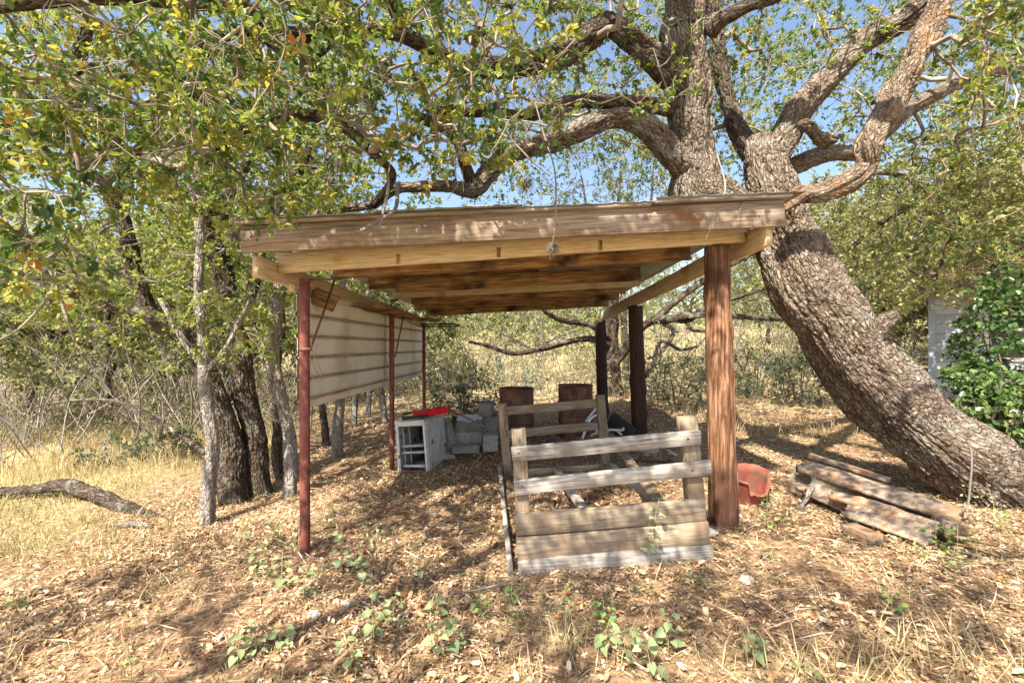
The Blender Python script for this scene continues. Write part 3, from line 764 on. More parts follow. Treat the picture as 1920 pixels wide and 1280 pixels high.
# grey tray and red sheet lying on the cabinet
tr = empty('metal_tray', 'dented grey metal tray lying on top of the white cabinet', 'tray', P(778, 781, 5.72))
plank('tray_base', P(754, 786, 5.66), P(805, 780, 5.66), 0.52, 0.008, M['pale_metal'], tr, up=(0.1, 1, 0), warp=0.002, seed=120)
for k, (a, b, up) in enumerate(((P(754, 784, 5.40), P(802, 778, 5.40), (0, 0, 1)), (P(757, 775, 5.90), P(805, 770, 5.90), (0, 0, 1)), (P(754, 784, 5.41), P(757, 775, 5.89), (0, 0, 1)))):
    plank('tray_edge', a, b, 0.028, 0.008, M['dark_metal'], tr, up=up, warp=0.001, seed=121 + k)
def red_sheet():
    a, b = P(776, 778, 5.62), P(839, 769, 5.62)
    n, m = 30, 16
    V = []
    for i in range(n + 1):
        for j in range(m + 1):
            u, v = i / n, j / m
            c = a + (b - a) * u
            wv = (v - 0.5) * 0.42 * (0.55 + 0.45 * (1 - u))
            fold = 0.022 * math.sin(v * 13 + u * 5) + 0.02 * mnoise.noise((u * 5, v * 5, 1))
            V.append(c + np.array([0.04 * math.sin(v * 7), wv, 0.028 + fold - 0.03 * abs(v - .5)]))
    V = np.array(V); n1 = m + 1; N = len(V)
    ii = (np.arange(n)[:, None] * n1 + np.arange(m)[None]).ravel()
    f = [np.stack([ii, ii + n1, ii + n1 + 1, ii + 1], 1), np.stack([ii + 1, ii + n1 + 1, ii + n1, ii], 1) + N]
    e = np.arange(n) * n1
    f += [np.stack([e, e + N, e + n1 + N, e + n1], 1), np.stack([e + m, e + n1 + m, e + n1 + m + N, e + m + N], 1)]
    e = np.arange(m); f += [np.stack([e, e + 1, e + 1 + N, e + N], 1), np.stack([e + n * n1, e + N + n * n1, e + 1 + N + n * n1, e + 1 + n * n1], 1)]
    o = mesh_np('red_sheet', np.vstack([V, V - [0, 0, .012]]), f, M['red_cloth'], smooth=True, loc=tuple(a))
    tag(o, 'crumpled bright red plastic sheet folded on top of the white cabinet', 'plastic sheet')
red_sheet()

# ------------------------------------------------------------------ cinder blocks
def block_mesh():
    bm = bmesh.new()
    L, W, H = 0.39, 0.19, 0.19
    xsb = [-L/2, -L/2 + .032, -.016, .016, L/2 - .032, L/2]; ysb = [-W/2, -W/2 + .03, W/2 - .03, W/2]
    vt = {}
    for zi, z in enumerate((-H/2, H/2)):
        for i, x in enumerate(xsb):
            for j, y in enumerate(ysb):
                vt[i, j, zi] = bm.verts.new((x, y, z))
    def hole(i, j): return j == 1 and i in (1, 3)
    for i in range(5):
        for j in range(3):
            if hole(i, j):
                for a, b in (((i, j), (i + 1, j)), ((i + 1, j), (i + 1, j + 1)), ((i + 1, j + 1), (i, j + 1)), ((i, j + 1), (i, j))):
                    bm.faces.new((vt[a[0], a[1], 0], vt[b[0], b[1], 0], vt[b[0], b[1], 1], vt[a[0], a[1], 1]))
            else:
                bm.faces.new((vt[i, j, 1], vt[i + 1, j, 1], vt[i + 1, j + 1, 1], vt[i, j + 1, 1]))
                bm.faces.new((vt[i, j + 1, 0], vt[i + 1, j + 1, 0], vt[i + 1, j, 0], vt[i, j, 0]))
    for i in range(5):
        for j in (0, 3):
            bm.faces.new((vt[i, j, 0], vt[i + 1, j, 0], vt[i + 1, j, 1], vt[i, j, 1]))
    for j in range(3):
        for i in (0, 5):
            bm.faces.new((vt[i, j, 0], vt[i, j + 1, 0], vt[i, j + 1, 1], vt[i, j, 1]))
    bmesh.ops.recalc_face_normals(bm, faces=bm.faces)
    bmesh.ops.bevel(bm, geom=[e for e in bm.edges if e.calc_face_angle(0) > 0.5], offset=0.006, segments=2, affect='EDGES')
    for v in bm.verts:
        v.co += v.co.normalized() * mnoise.noise(v.co * 14) * 0.004
    me = bpy.data.meshes.new('cinder_block')
    bm.to_mesh(me); bm.free()
    me.materials.append(M['concrete'])
    return me
cb = block_mesh()
blocks = [((897, 757, 925, 780), 6.7, (0, 0, 1.5), 'grey concrete block on top of the pile, next to the left drum'),
          ((905, 781, 935, 806), 6.72, (0, 0, 1.62), 'concrete block under the topmost one, against the left drum'),
          ((858, 788, 880, 814), 6.42, (0, 0, 1.57), 'concrete block under the crumpled white bag, left one of the upper row'),
          ((880, 788, 905, 813), 6.40, (0, 0, 1.45), 'concrete block in the middle of the pile behind the leaning stick'),
          ((855, 814, 879, 834), 6.22, (0, 0, 1.60), 'concrete block standing on the flat one, left of the lower row'),
          ((879, 813, 905, 833), 6.24, (0, 0, 1.52), 'concrete block in the lower row between two other blocks'),
          ((850, 832, 898, 848), 6.05, (0, 0, 0.06), 'flat concrete block lying lengthwise at the foot of the pile'),
          ((905, 813, 933, 843), 6.05, (0, 0, 1.66), 'upright concrete block at the pile’s end beside the bed frame')]
for (x0, y0, x1, y1), d, rot, lab in blocks:
    o = bpy.data.objects.new('cinder_block', cb)
    C.objects.link(o)
    p = P((x0 + x1) / 2, (y0 + y1) / 2, d)
    if rot[2] > 0.5 and 'upright' not in lab:
        p[1] += 0.19
    o.location = p
    o.rotation_euler = rot
    if rot[2] < 0.5: o.scale = (0.9, 0.8, 0.55)
    if 'upright' in lab: o.scale = (0.55, 1.02, 1.12)
    tag(o, lab, 'concrete block', 'blocks piled beside the drums')
# further items of the heap
bag = empty('plastic_bag', 'crumpled pale plastic bag lying on the concrete blocks', 'bag', P(880, 784, 6.5))
bm = bmesh.new(); bmesh.ops.create_icosphere(bm, subdivisions=4, radius=1)
for v in bm.verts:
    n = mnoise.noise(v.co * 2.2) * 0.35 + mnoise.noise(v.co * 6) * 0.18
    v.co = Vector((v.co.x * 0.17, v.co.y * 0.13, v.co.z * 0.05)) * (1 + n)
bm_obj('bag_body', bm, M['white_plastic'], bag, (0, 0, 0.0))
for a, b, m, lab, nm, w in ((P(838, 790, 6.2), P(850, 838, 6.05), 'wood_grey', 'thin grey board leaning on the left end of the block pile', 'leaning_board', 0.12),
                       (P(853, 780, 6.25), P(846, 830, 6.15), 'dark_metal', 'black sheet strip leaning against the block pile', 'black_strip', 0.06)):
    o = plank(nm, a, b, w, 0.012, M[m], up=(1, 0, 0), seed=130)
    tag(o, lab, 'board')
o = rod('leaning_stick', [P(845, 769, 6.3), P(890, 790, 6.1), P(935, 813, 5.85)], 0.013, M['wood_tan'], sides=8)
tag(o, 'long thin stick lying aslant across the concrete block pile', 'stick')
def rock(px, py, d, s, lab, seed, m='rock', group=None):
    bm = bmesh.new(); bmesh.ops.create_icosphere(bm, subdivisions=3, radius=1)
    for v in bm.verts:
        n = mnoise.noise(v.co * 1.3 + Vector((seed, 0, 0))) * 0.5 + mnoise.noise(v.co * 4 + Vector((seed, 0, 0))) * 0.12
        v.co = Vector((v.co.x * s[0], v.co.y * s[1], v.co.z * s[2])) * (1 + n)
    p = P(px, py, d)
    o = bm_obj('rock', bm, M[m], None, (p[0], p[1], gzn(p[0], p[1]) + s[2] * 0.35))
    tag(o, lab, 'rock', group)
rock(832, 822, 6.2, (0.13, 0.12, 0.09), 'tan stone on the ground between the cabinet and the blocks', 3)
rock(838, 838, 6.0, (0.11, 0.08, 0.05), 'small flat stone in front of the tan stone by the blocks', 9)
rock(1330, 978, 3.3, (0.055, 0.05, 0.035), 'small white stone between the bed frame and the red pole', 14)
rock(1611, 975, 3.5, (0.055, 0.05, 0.04), 'white stone beside the rotten log', 21)
rock(590, 1170, 2.6, (0.035, 0.03, 0.024), 'small pale stone among the weeds in front of the red post', 27)
rock(650, 1130, 2.7, (0.028, 0.03, 0.02), 'tiny grey stone in the leaf litter right of the red post', 31)
rock(1210, 870, 5.6, (0.17, 0.14, 0.06), 'flat stone on the ground behind the front red pole', 35)
rock(1400, 1100, 2.75, (0.04, 0.04, 0.025), 'small grey stone beside the lying grey stick', 36)
# white pipe frame behind the bed
pf = empty('pipe_frame', 'tangled white pipe frame lying behind the bed frame', 'pipe frame', P(1130, 812, 6.1))
rod('pipe', [P(1092, 822, 6.0), P(1100, 800, 6.0), P(1108, 784, 6.05), P(1122, 778, 6.1), P(1134, 790, 6.15), P(1140, 812, 6.2)], 0.017, M['white_plastic'], pf, 8, 0.03)
rod('pipe', [P(1098, 790, 6.2), P(1112, 772, 6.25), P(1121, 765, 6.3), P(1126, 780, 6.3), P(1118, 812, 6.2)], 0.014, M['white_plastic'], pf, 8, 0.03)
rod('pipe', [P(1108, 815, 5.9), P(1140, 806, 5.8), P(1168, 806, 5.75), P(1169, 801, 5.75)], 0.016, M['white_plastic'], pf, 8, 0.03)
rod('pipe', [P(1155, 806, 5.8), P(1166, 815, 5.7)], 0.014, M['white_plastic'], pf, 8)
rod('pipe', [P(1243, 838, 5.3), P(1268, 853, 5.0)], 0.012, M['white_plastic'], pf, 8)
# dark board leaning near the middle pole
o = plank('dark_board', P(1143, 786, 7.1), P(1190, 826, 6.0), 0.28, 0.04, M['dark_metal'], up=(0.55, 0, 1), seed=140)
tag(o, 'wide dark board lying aslant at the foot of the middle pole', 'board')
o = rod('ground_pipe', [P(1180, 863, 5.1), P(1230, 865, 5.0), P(1280, 868, 4.9)], 0.016, M['dark_metal'], sides=8, step=0.1)
tag(o, 'thin dark pipe lying on the ground behind the bed frame', 'pipe')

# ------------------------------------------------------------------ broken clay tub
def tub():
    p = P(1404, 930, 3.9)
    t = empty('broken_tub', 'broken red clay tub lying tilted behind the front pole', 'tub', (p[0], p[1], gz1(p[0], p[1])))
    n = 64; V = []; T = []
    prof = [(0.16, 0.0), (0.165, .03), (0.175, .10), (0.19, .18), (0.205, .26), (0.215, .31), (0.225, .315), (0.228, .345)]
    inner = [(r - 0.016, z) for r, z in prof[::-1]]
    inner[-1] = (inner[-1][0], 0.02)
    full = prof + inner
    for (r, z) in full:
        for k in range(n):
            a = 2 * np.pi * k / n
            da = abs(math.atan2(math.sin(a + 1.45), math.cos(a + 1.45)))
            lim = 0.345 - (0.15 + 0.10 * mnoise.noise((a * 4.0, 3, 7)) if da < 0.95 + 0.1 * mnoise.noise((a * 9, z * 30, 1)) else 0.02 * abs(mnoise.noise((a * 3, 0, 7))))
            V.append((r * math.cos(a), r * math.sin(a), min(z, lim)))
    m = len(full)
    i0 = (np.arange(m - 1)[:, None] * n + np.arange(n)[None]).ravel()
    i1 = (np.arange(m - 1)[:, None] * n + (np.arange(n)[None] + 1) % n).ravel()
    b = mesh_np('tub_body', np.array(V), [np.stack([i0, i1, i1 + n, i0 + n], 1), np.arange(n)[None, ::-1], ((m - 1) * n + np.arange(n))[None]], M['terracotta'], t, smooth=False)
    b.rotation_euler = (math.radians(14), math.radians(-10), 0.3); b.scale = (.70, .70, .78)
tub()

# ------------------------------------------------------------------ the rotten log fallen apart into slabs
def rotten():
    A, B = P(1500, 912, 4.02), P(1785, 985, 3.12)
    loc = (A + B) / 2; loc[2] = gz1(loc[0], loc[1])
    t = empty('rotten_log', 'low heap of broken rotten slabs from a rotten log beside the leaning oak', 'log', tuple(loc))
    def slab(name, a, b, w, th, tilt, seed, curve=0.0, ragged=.06, taper=0.0):
        "grain-ridged slab from a to b, width w across, turned by tilt about its length; curve bows it like a log shell"
        a, b = np.array(a, float), np.array(b, float)
        L = np.linalg.norm(b - a); ax = (b - a) / L
        side = nrm(np.cross(ax, [0, 0, 1.0])); up = np.cross(side, ax)
        c, s = math.cos(tilt), math.sin(tilt)
        W, N_ = side * c + up * s, up * c - side * s
        nu, nv = 54, 22
        V = []
        for layer in (0, 1):
            for i in range(nu + 1):
                for j in range(nv + 1):
                    u, v = i / nu, j / nv - .5
                    e0 = ragged * (mnoise.noise((v * 9, seed, 0)) + .5 * mnoise.noise((v * 25, seed, 1))); e1 = ragged * (mnoise.noise((v * 9, seed, 5)) + .5 * mnoise.noise((v * 25, seed, 6)))
                    x = (e0 + (1 + e1 - e0) * u) * L
                    ww = w * (1 - taper * u) * (1 + .16 * mnoise.noise((x * 3, seed, 3 + (v > 0))) + .07 * mnoise.noise((x * 13, seed, 3 + (v > 0))))
                    ridge = .010 * mnoise.noise((v * w * 60, x * 1.5, seed)) + .007 * mnoise.noise((v * w * 150, x * 2.6, seed)) + .008 * mnoise.noise((v * 3, x * 5, seed))
                    z = ridge * (1 if layer == 0 else .6) - (th * (1 - .6 * (2 * v) ** 4) if layer else 0) - curve * (2 * v) ** 2 * w
                    bow = .018 * mnoise.noise((x * 1.2, seed, 9))
                    V.append(a + ax * x + W * (v * ww) + N_ * (z + bow) - loc)
        V = np.array(V); n1 = nv + 1; N = (nu + 1) * n1
        ii = (np.arange(nu)[:, None] * n1 + np.arange(nv)[None]).ravel()
        f = [np.stack([ii, ii + 1, ii + n1 + 1, ii + n1], 1), np.stack([ii + n1, ii + n1 + 1, ii + 1, ii], 1) + N]
        e = np.arange(nu) * n1
        f += [np.stack([e, e + n1, e + n1 + N, e + N], 1), np.stack([e + nv, e + nv + N, e + n1 + nv + N, e + n1 + nv], 1)]
        e = np.arange(nv); k = nu * n1
        f += [np.stack([e, e + N, e + 1 + N, e + 1], 1), np.stack([e + k, e + 1 + k, e + 1 + N + k, e + N + k], 1)]
        o = mesh_np(name, V, f, M['rot_wood'], t)
        return o
    slab('slab', P(1505, 866, 3.96), P(1795, 955, 3.12), .20, .07, -.18, 2.0, .12)                 # pale top board
    slab('slab', P(1522, 850, 4.06), P(1665, 893, 3.66), .15, .05, .15, 5.0, .06, .09)            # strip behind it
    slab('slab', P(1590, 945, 3.50), P(1748, 998, 3.02), .20, .045, -.70, 8.0, .04)               # lower front board
    slab('slab', P(1560, 925, 3.62), P(1765, 985, 3.10), .10, .05, -.25, 11.0, .0, .08)
    slab('slab', P(1520, 905, 3.80), P(1620, 950, 3.52), .20, .05, -.9, 14.0, .10, .10)
    slab('slab', P(1482, 893, 4.05), P(1545, 912, 3.85), .24, .10, -1.1, 17.0, .25, .07)          # rounded left end
    slab('slab', P(1520, 905, 3.95), P(1785, 978, 3.16), .34, .09, -.1, 20.0, -.06)               # bed of rot below
    slab('slab', P(1772, 968, 3.16), P(1800, 985, 3.04), .17, .13, .2, 23.0, .0, .03)             # block at the right end
    rr = random.Random(5)
    for k in range(9):                                                                             # splinters
        u = rr.random(); p = A + (B - A) * u; p[2] = gz1(p[0], p[1]) + rr.uniform(.02, .10); p[0] += rr.uniform(-.15, .1); p[1] += rr.uniform(-.25, -.05)
        q = nrm(B - A) * rr.uniform(.12, .30) + np.array([rr.uniform(-.05, .05), rr.uniform(-.05, .05), rr.uniform(-.03, .03)])
        slab('splinter', p, p + q, rr.uniform(.02, .045), .015, rr.uniform(-.6, .6), 30 + k, 0, .12, .5)
    return t
rotten()
ch = plank('wood_chunk', P(1590, 990, 3.28), P(1640, 1012, 3.05), 0.085, 0.12, M['rot_wood'], up=(0, 0, 1), warp=0.01, seed=150, ends=0.02)
tag(ch, 'short broken wood chunk on the litter in front of the rotten log', 'wood chunk')

# ------------------------------------------------------------------ branches and sticks on the ground
def branch(name, pts, rad, mat, lab, cat, sides=10, step=0.05, bumpy=0.1, group=None):
    p4 = np.c_[np.array(pts), np.asarray(rad, float)]
    q = catmull(p4, step)
    for i in range(len(q)):
        q[i, :3] += np.array([mnoise.noise((i * 0.35, 1, rad[0] * 99)), mnoise.noise((i * 0.35, 7, rad[0] * 99)), mnoise.noise((i * 0.35, 3, rad[0] * 99))]) * q[i, 3] * 0.35
    V, F = tube_np(q[:, :3], np.maximum(q[:, 3], 0.002), sides)
    ctr = np.repeat(q[:, :3], sides, axis=0); rr = np.repeat(q[:, 3], sides)
    k = 9 / max(rad[0] * 10, 0.3)
    d = np.array([mnoise.noise(Vector(v) * k * 3) + 0.5 * mnoise.noise(Vector(v) * k * 8) for v in V])
    V = V + nrm(V - ctr) * (d * rr * bumpy)[:, None]
    o = mesh_np(name, V, F, mat, smooth=True, loc=tuple(q[0, :3]))
    put_uv(o, q, sides, step)
    if lab:
        tag(o, lab, cat, group)
    return o
def G_(px, d, lift, x=None):
    xx = (px - 960) / FPX * d
    return np.array([xx, d, gz1(xx, d) + lift])
branch('fallen_limb', [G_(-80, 5.3, 0.13), P(0, 922, 5.2), P(70, 916, 5.15), P(122, 910, 5.1), P(165, 922, 5.0), P(215, 942, 4.85), P(262, 963, 4.7), G_(300, 4.6, -0.02)],
       [.05, .05, .055, .075, .07, .07, .062, .05], M['bark_dark'], 'thick fallen limb with rough dark bark lying in the dry grass', 'fallen limb', 16, 0.04, 0.22)
branch('dead_stick', [G_(1428, 2.95, .03), P(1470, 1079, 2.93), P(1530, 1072, 2.95), P(1585, 1060, 3.0), G_(1605, 3.05, .02)], [.006, .018, .021, .014, .006], M['bark_pale'], 'smooth grey stick lying on the leaf litter below the rotten log', 'stick', 8, 0.05, 0.1)
branch('crooked_root', [G_(1492, 3.75, -.02), P(1500, 952, 3.72), P(1513, 930, 3.75), P(1526, 905, 3.8), P(1524, 884, 3.85), P(1532, 872, 3.9)], [.012, .016, .020, .022, .020, .010], M['bark_pale'], 'crooked grey root standing against the left end of the rotten log', 'root', 8, 0.03, 0.2)
branch('dead_stick', [G_(1500, 2.55, .03), P(1560, 1128, 2.6), P(1640, 1112, 2.68)], [.005, .010, .004], M['bark_pale'], 'slim twig on the litter just below the smooth grey stick', 'stick', 6, 0.05)
branch('dead_stick', [P(848, 1112, 2.8), P(900, 1104, 2.78), P(990, 1080, 2.85)], [.003, .006, .004], M['wood_grey'], 'thin straw-like stick lying before the lower left corner of the bed frame', 'stick', 6, 0.05)
branch('dead_stick', [G_(215, 4.35, .02), G_(250, 4.3, .05), G_(285, 4.25, .03)], [.02, .032, .012], M['bark_pale'], 'short pale log piece on the litter right of the fallen limb', 'stick', 8, 0.04, 0.2)
branch('fallen_branch', [P(40, 770, 8.5), P(120, 752, 8.0), P(220, 752, 7.4), P(300, 790, 6.6), P(350, 825, 5.9), P(385, 848, 5.4)], [.014, .02, .024, .028, .03, .03], M['bark_dark'], 'long bare branch bending down to the thick dark trunks at left', 'branch', 8, 0.1, 0.15)

# ------------------------------------------------------------------ the house corner at right
hx, hy = 8.25, 9.0
hz = gz1(hx, hy)
house = empty('house', 'white house wall with a brown roof behind the green shrub', 'house', (hx, hy, hz))
def hbox(name, a, b, mat, par=house, base=None):
    bm = bmesh.new()
    bmesh.ops.create_cube(bm, size=1)
    a, b = np.array(a, float), np.array(b, float)
    c = (a + b) / 2; s = b - a
    for v in bm.verts:
        v.co = Vector((v.co.x * s[0], v.co.y * s[1], v.co.z * s[2]))
    bmesh.ops.bevel(bm, geom=bm.edges[:], offset=min(0.008, abs(min(s)) * 0.2), segments=1, affect='EDGES')
    o = bm_obj(name, bm, mat, par)
    o.location = Vector(c) - (par.location if base is None else Vector(base))
    return o
hbox('wall', (hx, hy, hz - 0.4), (hx + 7, hy + 5, hz + 2.15), M['house_wall'])
hbox('foundation', (hx - 0.02, hy - 0.02, hz - 0.45), (hx + 7.02, hy + 5.02, hz + 0.12), M['concrete'])
for k in range(10):
    zz = hz + 0.16 + k * 0.185
    hbox('siding_board', (hx + 0.004, hy - 0.014, zz), (hx + 6.99, hy - 0.001, zz + 0.175), M['house_wall'])
hbox('corner_board', (hx - 0.012, hy - 0.03, hz + 0.12), (hx + 0.09, hy - 0.0145, hz + 2.15), M['house_wall'])
w = hbox('window', (hx + 0.75, hy - 0.045, hz + 0.75), (hx + 1.75, hy - 0.0145, hz + 1.9), M['white_paint'])
hbox('pane', (hx + 0.82, hy - 0.052, hz + 0.82), (hx + 1.68, hy - 0.0455, hz + 1.3), M['glass'], w, Vector(w.location) + house.location)
hbox('pane', (hx + 0.82, hy - 0.052, hz + 1.35), (hx + 1.68, hy - 0.0455, hz + 1.83), M['glass'], w, Vector(w.location) + house.location)
hbox('porch_post', (hx + 0.45, hy - 1.0, hz - 0.1), (hx + 0.57, hy - 0.88, hz + 2.1), M['wood_grey'])
rf = [(hx - .2, hy - .25, hz + 2.12), (hx + 7.4, hy - .25, hz + 2.12), (hx + 7.4, hy + 2.5, hz + 3.0), (hx - .2, hy + 2.5, hz + 3.0), (hx - .2, hy + 5.4, hz + 2.1), (hx + 7.4, hy + 5.4, hz + 2.1)]
rfv = np.array(rf + [(a, b, c - 0.12) for a, b, c in rf]) - np.array(house.location)
mesh_np('roof', rfv, [np.array([(0, 1, 2, 3), (3, 2, 5, 4), (6, 9, 8, 7), (9, 10, 11, 8), (0, 6, 7, 1), (4, 5, 11, 10), (0, 3, 9, 6), (3, 4, 10, 9), (1, 7, 8, 2), (2, 8, 11, 5)])], M['house_roof'], house)

house.rotation_euler = (0, 0, -0.74)

# ------------------------------------------------------------------ vegetation machinery
def unit(n):
    return nrm(rng.normal(size=(n, 3)))

def leaf_mesh_arrays(p, d, nn, ln, wr, form='oval', fold=0.12):
    n = len(p)
    d = nrm(d); s = nrm(np.cross(d, nn)); up = np.cross(s, d)
    ln = ln[:, None]
    if form == 'oval':
        prof = [(0, 0, 0), (0.34, -0.42, fold), (0.74, -0.40, fold), (1, 0, -0.06), (0.74, 0.40, fold), (0.34, 0.42, fold)]
        f = [(0, 1, 2, 3), (0, 3, 4, 5)]
    elif form == 'diamond':
        prof = [(0, 0, 0), (0.5, -0.5, 0.06), (1, 0, 0), (0.5, 0.5, 0.06)]
        f = [(0, 1, 2, 3)]
    else:  # curl: fallen leaf
        prof = [(0, 0, 0), (0.3, -0.45, fold), (0.75, -0.36, fold * 1.3), (1, 0, fold * 0.8), (0.75, 0.36, fold * 1.3), (0.3, 0.45, fold)]
        f = [(0, 1, 2, 3), (0, 3, 4, 5)]
    k = len(prof)
    V = np.empty((n, k, 3))
    for i, (a, b, c) in enumerate(prof):
        cc = c if np.isscalar(c) else c
        V[:, i] = p + d * ln * a + s * ln * wr * b + up * ln * cc
    base = (np.arange(n) * k)[:, None]
    F = [np.concatenate([base + np.array(q)[None] for q in f])]
    return V.reshape(-1, 3), F, k

leaf_protos = {}
def single_leaf_mesh(mat, wr, tint_bin):
    key = (mat.name, round(wr, 2), tint_bin)
    if key in leaf_protos:
        return leaf_protos[key]
    xs_ = [0.0, 0.06, 0.24, 0.48, 0.72, 0.90, 1.0]; ws_ = [0.02, 0.03, 0.30, 0.46, 0.46, 0.26, 0.0]
    V, F = [], []
    for x, w in zip(xs_, ws_):
        z = -0.10 * x * x
        V += [(x, -w * wr, z + w * wr * 0.25), (x, 0, z), (x, w * wr, z + w * wr * 0.25)]
    for i in range(len(xs_) - 1):
        a = i * 3
        F += [(a, a + 3, a + 4, a + 1), (a + 1, a + 4, a + 5, a + 2)]
    me = bpy.data.meshes.new('leaf')
    me.from_pydata(V, [], F)
    at = me.attributes.new('tint', 'FLOAT', 'POINT')
    at.data.foreach_set('value', np.full(len(V), tint_bin, dtype=np.float32))
    me.polygons.foreach_set('use_smooth', np.ones(len(F), dtype=bool))
    me.materials.append(mat)
    leaf_protos[key] = me
    return me

def put_leaf(me, p, d, nn, ln, parent):
    d = Vector(d).normalized(); s = d.cross(Vector(nn)).normalized(); u = s.cross(d)
    o = bpy.data.objects.new('leaf', me)
    C.objects.link(o)
    o.parent = parent
    mx = Matrix((d, s, u)).transposed().to_4x4()
    mx = mx @ Matrix.Diagonal((ln, ln, ln, 1))
    mx.translation = Vector(p) - parent.location
    o.matrix_local = mx
    return o

def grow(limbs, attr, step=0.12, attach_r=0.2, subs=(4, 6), sub_len=(0.08, 0.24), leaves_per=(6, 10), leaf_len=(0.04, 0.065), wander=0.22, droop=0.15,
         tip_r=0.0022, expo=2.3, tint_mu=0.5, bare=0.0, max_r=0.045):
    """limbs: list of (n,4) centre lines with radius. attr: (m,3) points the twigs reach for."""
    pos = [l[:, :3] for l in limbs]
    base = np.concatenate(pos); lr = np.concatenate([l[:, 3] for l in limbs])
    cap = len(base) + len(attr) * 60 + 10
    X_ = np.empty((cap, 3)); par = np.full(cap, -1, dtype=np.int64); fixed = np.zeros(cap, bool); rad = np.zeros(cap)
    usable = np.zeros(cap, bool)
    nb = len(base)
    X_[:nb] = base; fixed[:nb] = True; rad[:nb] = lr; usable[:nb] = lr < attach_r
    n = nb
    # order the attractors by their distance to the limbs
    dist = np.empty(len(attr))
    ub = base[lr < attach_r]
    for s in range(0, len(attr), 500):
        dist[s:s + 500] = np.sqrt(((attr[s:s + 500, None] - ub[None]) ** 2).sum(2)).min(1)
    attr = attr[np.argsort(dist)]
    Lp, Ld, Ln_, Lt, Ls = [], [], [], [], []
    def path(j, target, st, wand):
        nonlocal n
        a = X_[j].copy(); v = target - a; L = np.linalg.norm(v)
        k = max(2, int(L / st))
        off = rng.normal(size=3) * wand * L * 0.5
        off2 = rng.normal(size=3) * wand * L * 0.25
        t = (np.arange(1, k + 1) / k)[:, None]
        q = a + v * t + off * (4 * t * (1 - t)) * 0.5 + off2 * np.sin(t * 2 * np.pi) - np.array([0, 0, droop * L]) * (t * t - t) * -1 * 0.5
        q[:-1] += rng.normal(size=(k - 1, 3)) * st * 0.10
        idx = np.arange(n, n + k)
        X_[idx] = q; par[idx] = np.r_[j, idx[:-1]]
        n += k
        return idx
    for A_ in attr:
        if n + 60 >= cap: break
        u = np.nonzero(usable[:n])[0]
        dd = ((X_[u] - A_) ** 2).sum(1)
        j = u[np.argmin(dd)]
        if dd.min() > 0.0016:
            idx = path(j, A_, step, wander)
            usable[idx] = True
            tipi = idx[-1]; mid = idx[len(idx) // 2]
        else:
            tipi = mid = j
        if rng.random() < bare:
            ns = rng.integers(1, 3)
        else:
            ns = rng.integers(subs[0], subs[1] + 1)
        tdir = nrm(X_[tipi] - X_[par[tipi]]) if par[tipi] >= 0 else np.array([0, 0, 1.0])
        isb = rng.random() < bare
        for q in range(ns):
            if n + 20 >= cap: break
            st = tipi if q < ns - 1 or mid == tipi else mid
            dv = nrm(tdir * 0.8 + rng.normal(size=3) * 0.8 + [0, 0, -0.05])
            L = rng.uniform(*sub_len)
            si = path(st, X_[st] + dv * L, max(0.05, L / 3), 0.25)
            if isb: continue
            m = rng.integers(leaves_per[0], leaves_per[1] + 1)
            t = rng.uniform(0.25, 1.0, m) ** 0.7
            p0 = X_[st] + (X_[si[-1]] - X_[st]) * t[:, None]
            dirs = nrm(dv * 0.55 + unit(m) * 0.95 + np.array([0, 0, -0.18]))
            Lp.append(p0); Ld.append(dirs)
            Ln_.append(nrm(unit(m) * 0.8 + np.array([0, 0, 0.75])))
            Ls.append(rng.uniform(leaf_len[0], leaf_len[1], m))
            Lt.append(np.clip(rng.normal(tint_mu, 0.20) + rng.normal(0, 0.16, m), 0, 0.95))
    # radii, tips first
    acc = np.zeros(n)
    for i in range(n - 1, nb - 1, -1):
        r_e = max(acc[i], tip_r ** expo)
        rad[i] = min(r_e ** (1 / expo), max_r)
        if par[i] >= 0: acc[par[i]] += r_e
    par = par[:n]; rad = rad[:n]; X_ = X_[:n]
    for i in range(nb, n):
        pr = rad[par[i]]
        if rad[i] > pr * 0.92: rad[i] = pr * 0.92
    # chains
    child = {}
    for i in range(nb, n):
        child.setdefault(par[i], []).append(i)
    Vs, Fs, vo = [], [], 0
    done_main = {}
    starts = []
    for j, ch in child.items():
        ch.sort(key=lambda c: -rad[c])
        if j < nb:
            starts += ch
        else:
            done_main[j] = ch[0]
            starts += ch[1:]
    for s in starts:
        ids = [par[s], s]
        while ids[-1] in done_main:
            ids.append(done_main[ids[-1]])
        pts = X_[ids]; rr = rad[ids].copy(); rr[0] = min(rr[0], rr[1] * 1.15)
        mr = rr.max()
        sides = 9 if mr > 0.03 else 6 if mr > 0.012 else 4 if mr > 0.005 else 3
        V, F = tube_np(pts, rr, sides, caps=False)
        Vs.append(V); Fs.append(F[0] + vo); vo += len(V)
    lv = None
    if Lp:
        lv = dict(p=np.concatenate(Lp), d=np.concatenate(Ld), n=np.concatenate(Ln_), l=np.concatenate(Ls), t=np.concatenate(Lt))
    return (np.concatenate(Vs), [np.concatenate(Fs)]) if Vs else None, lv

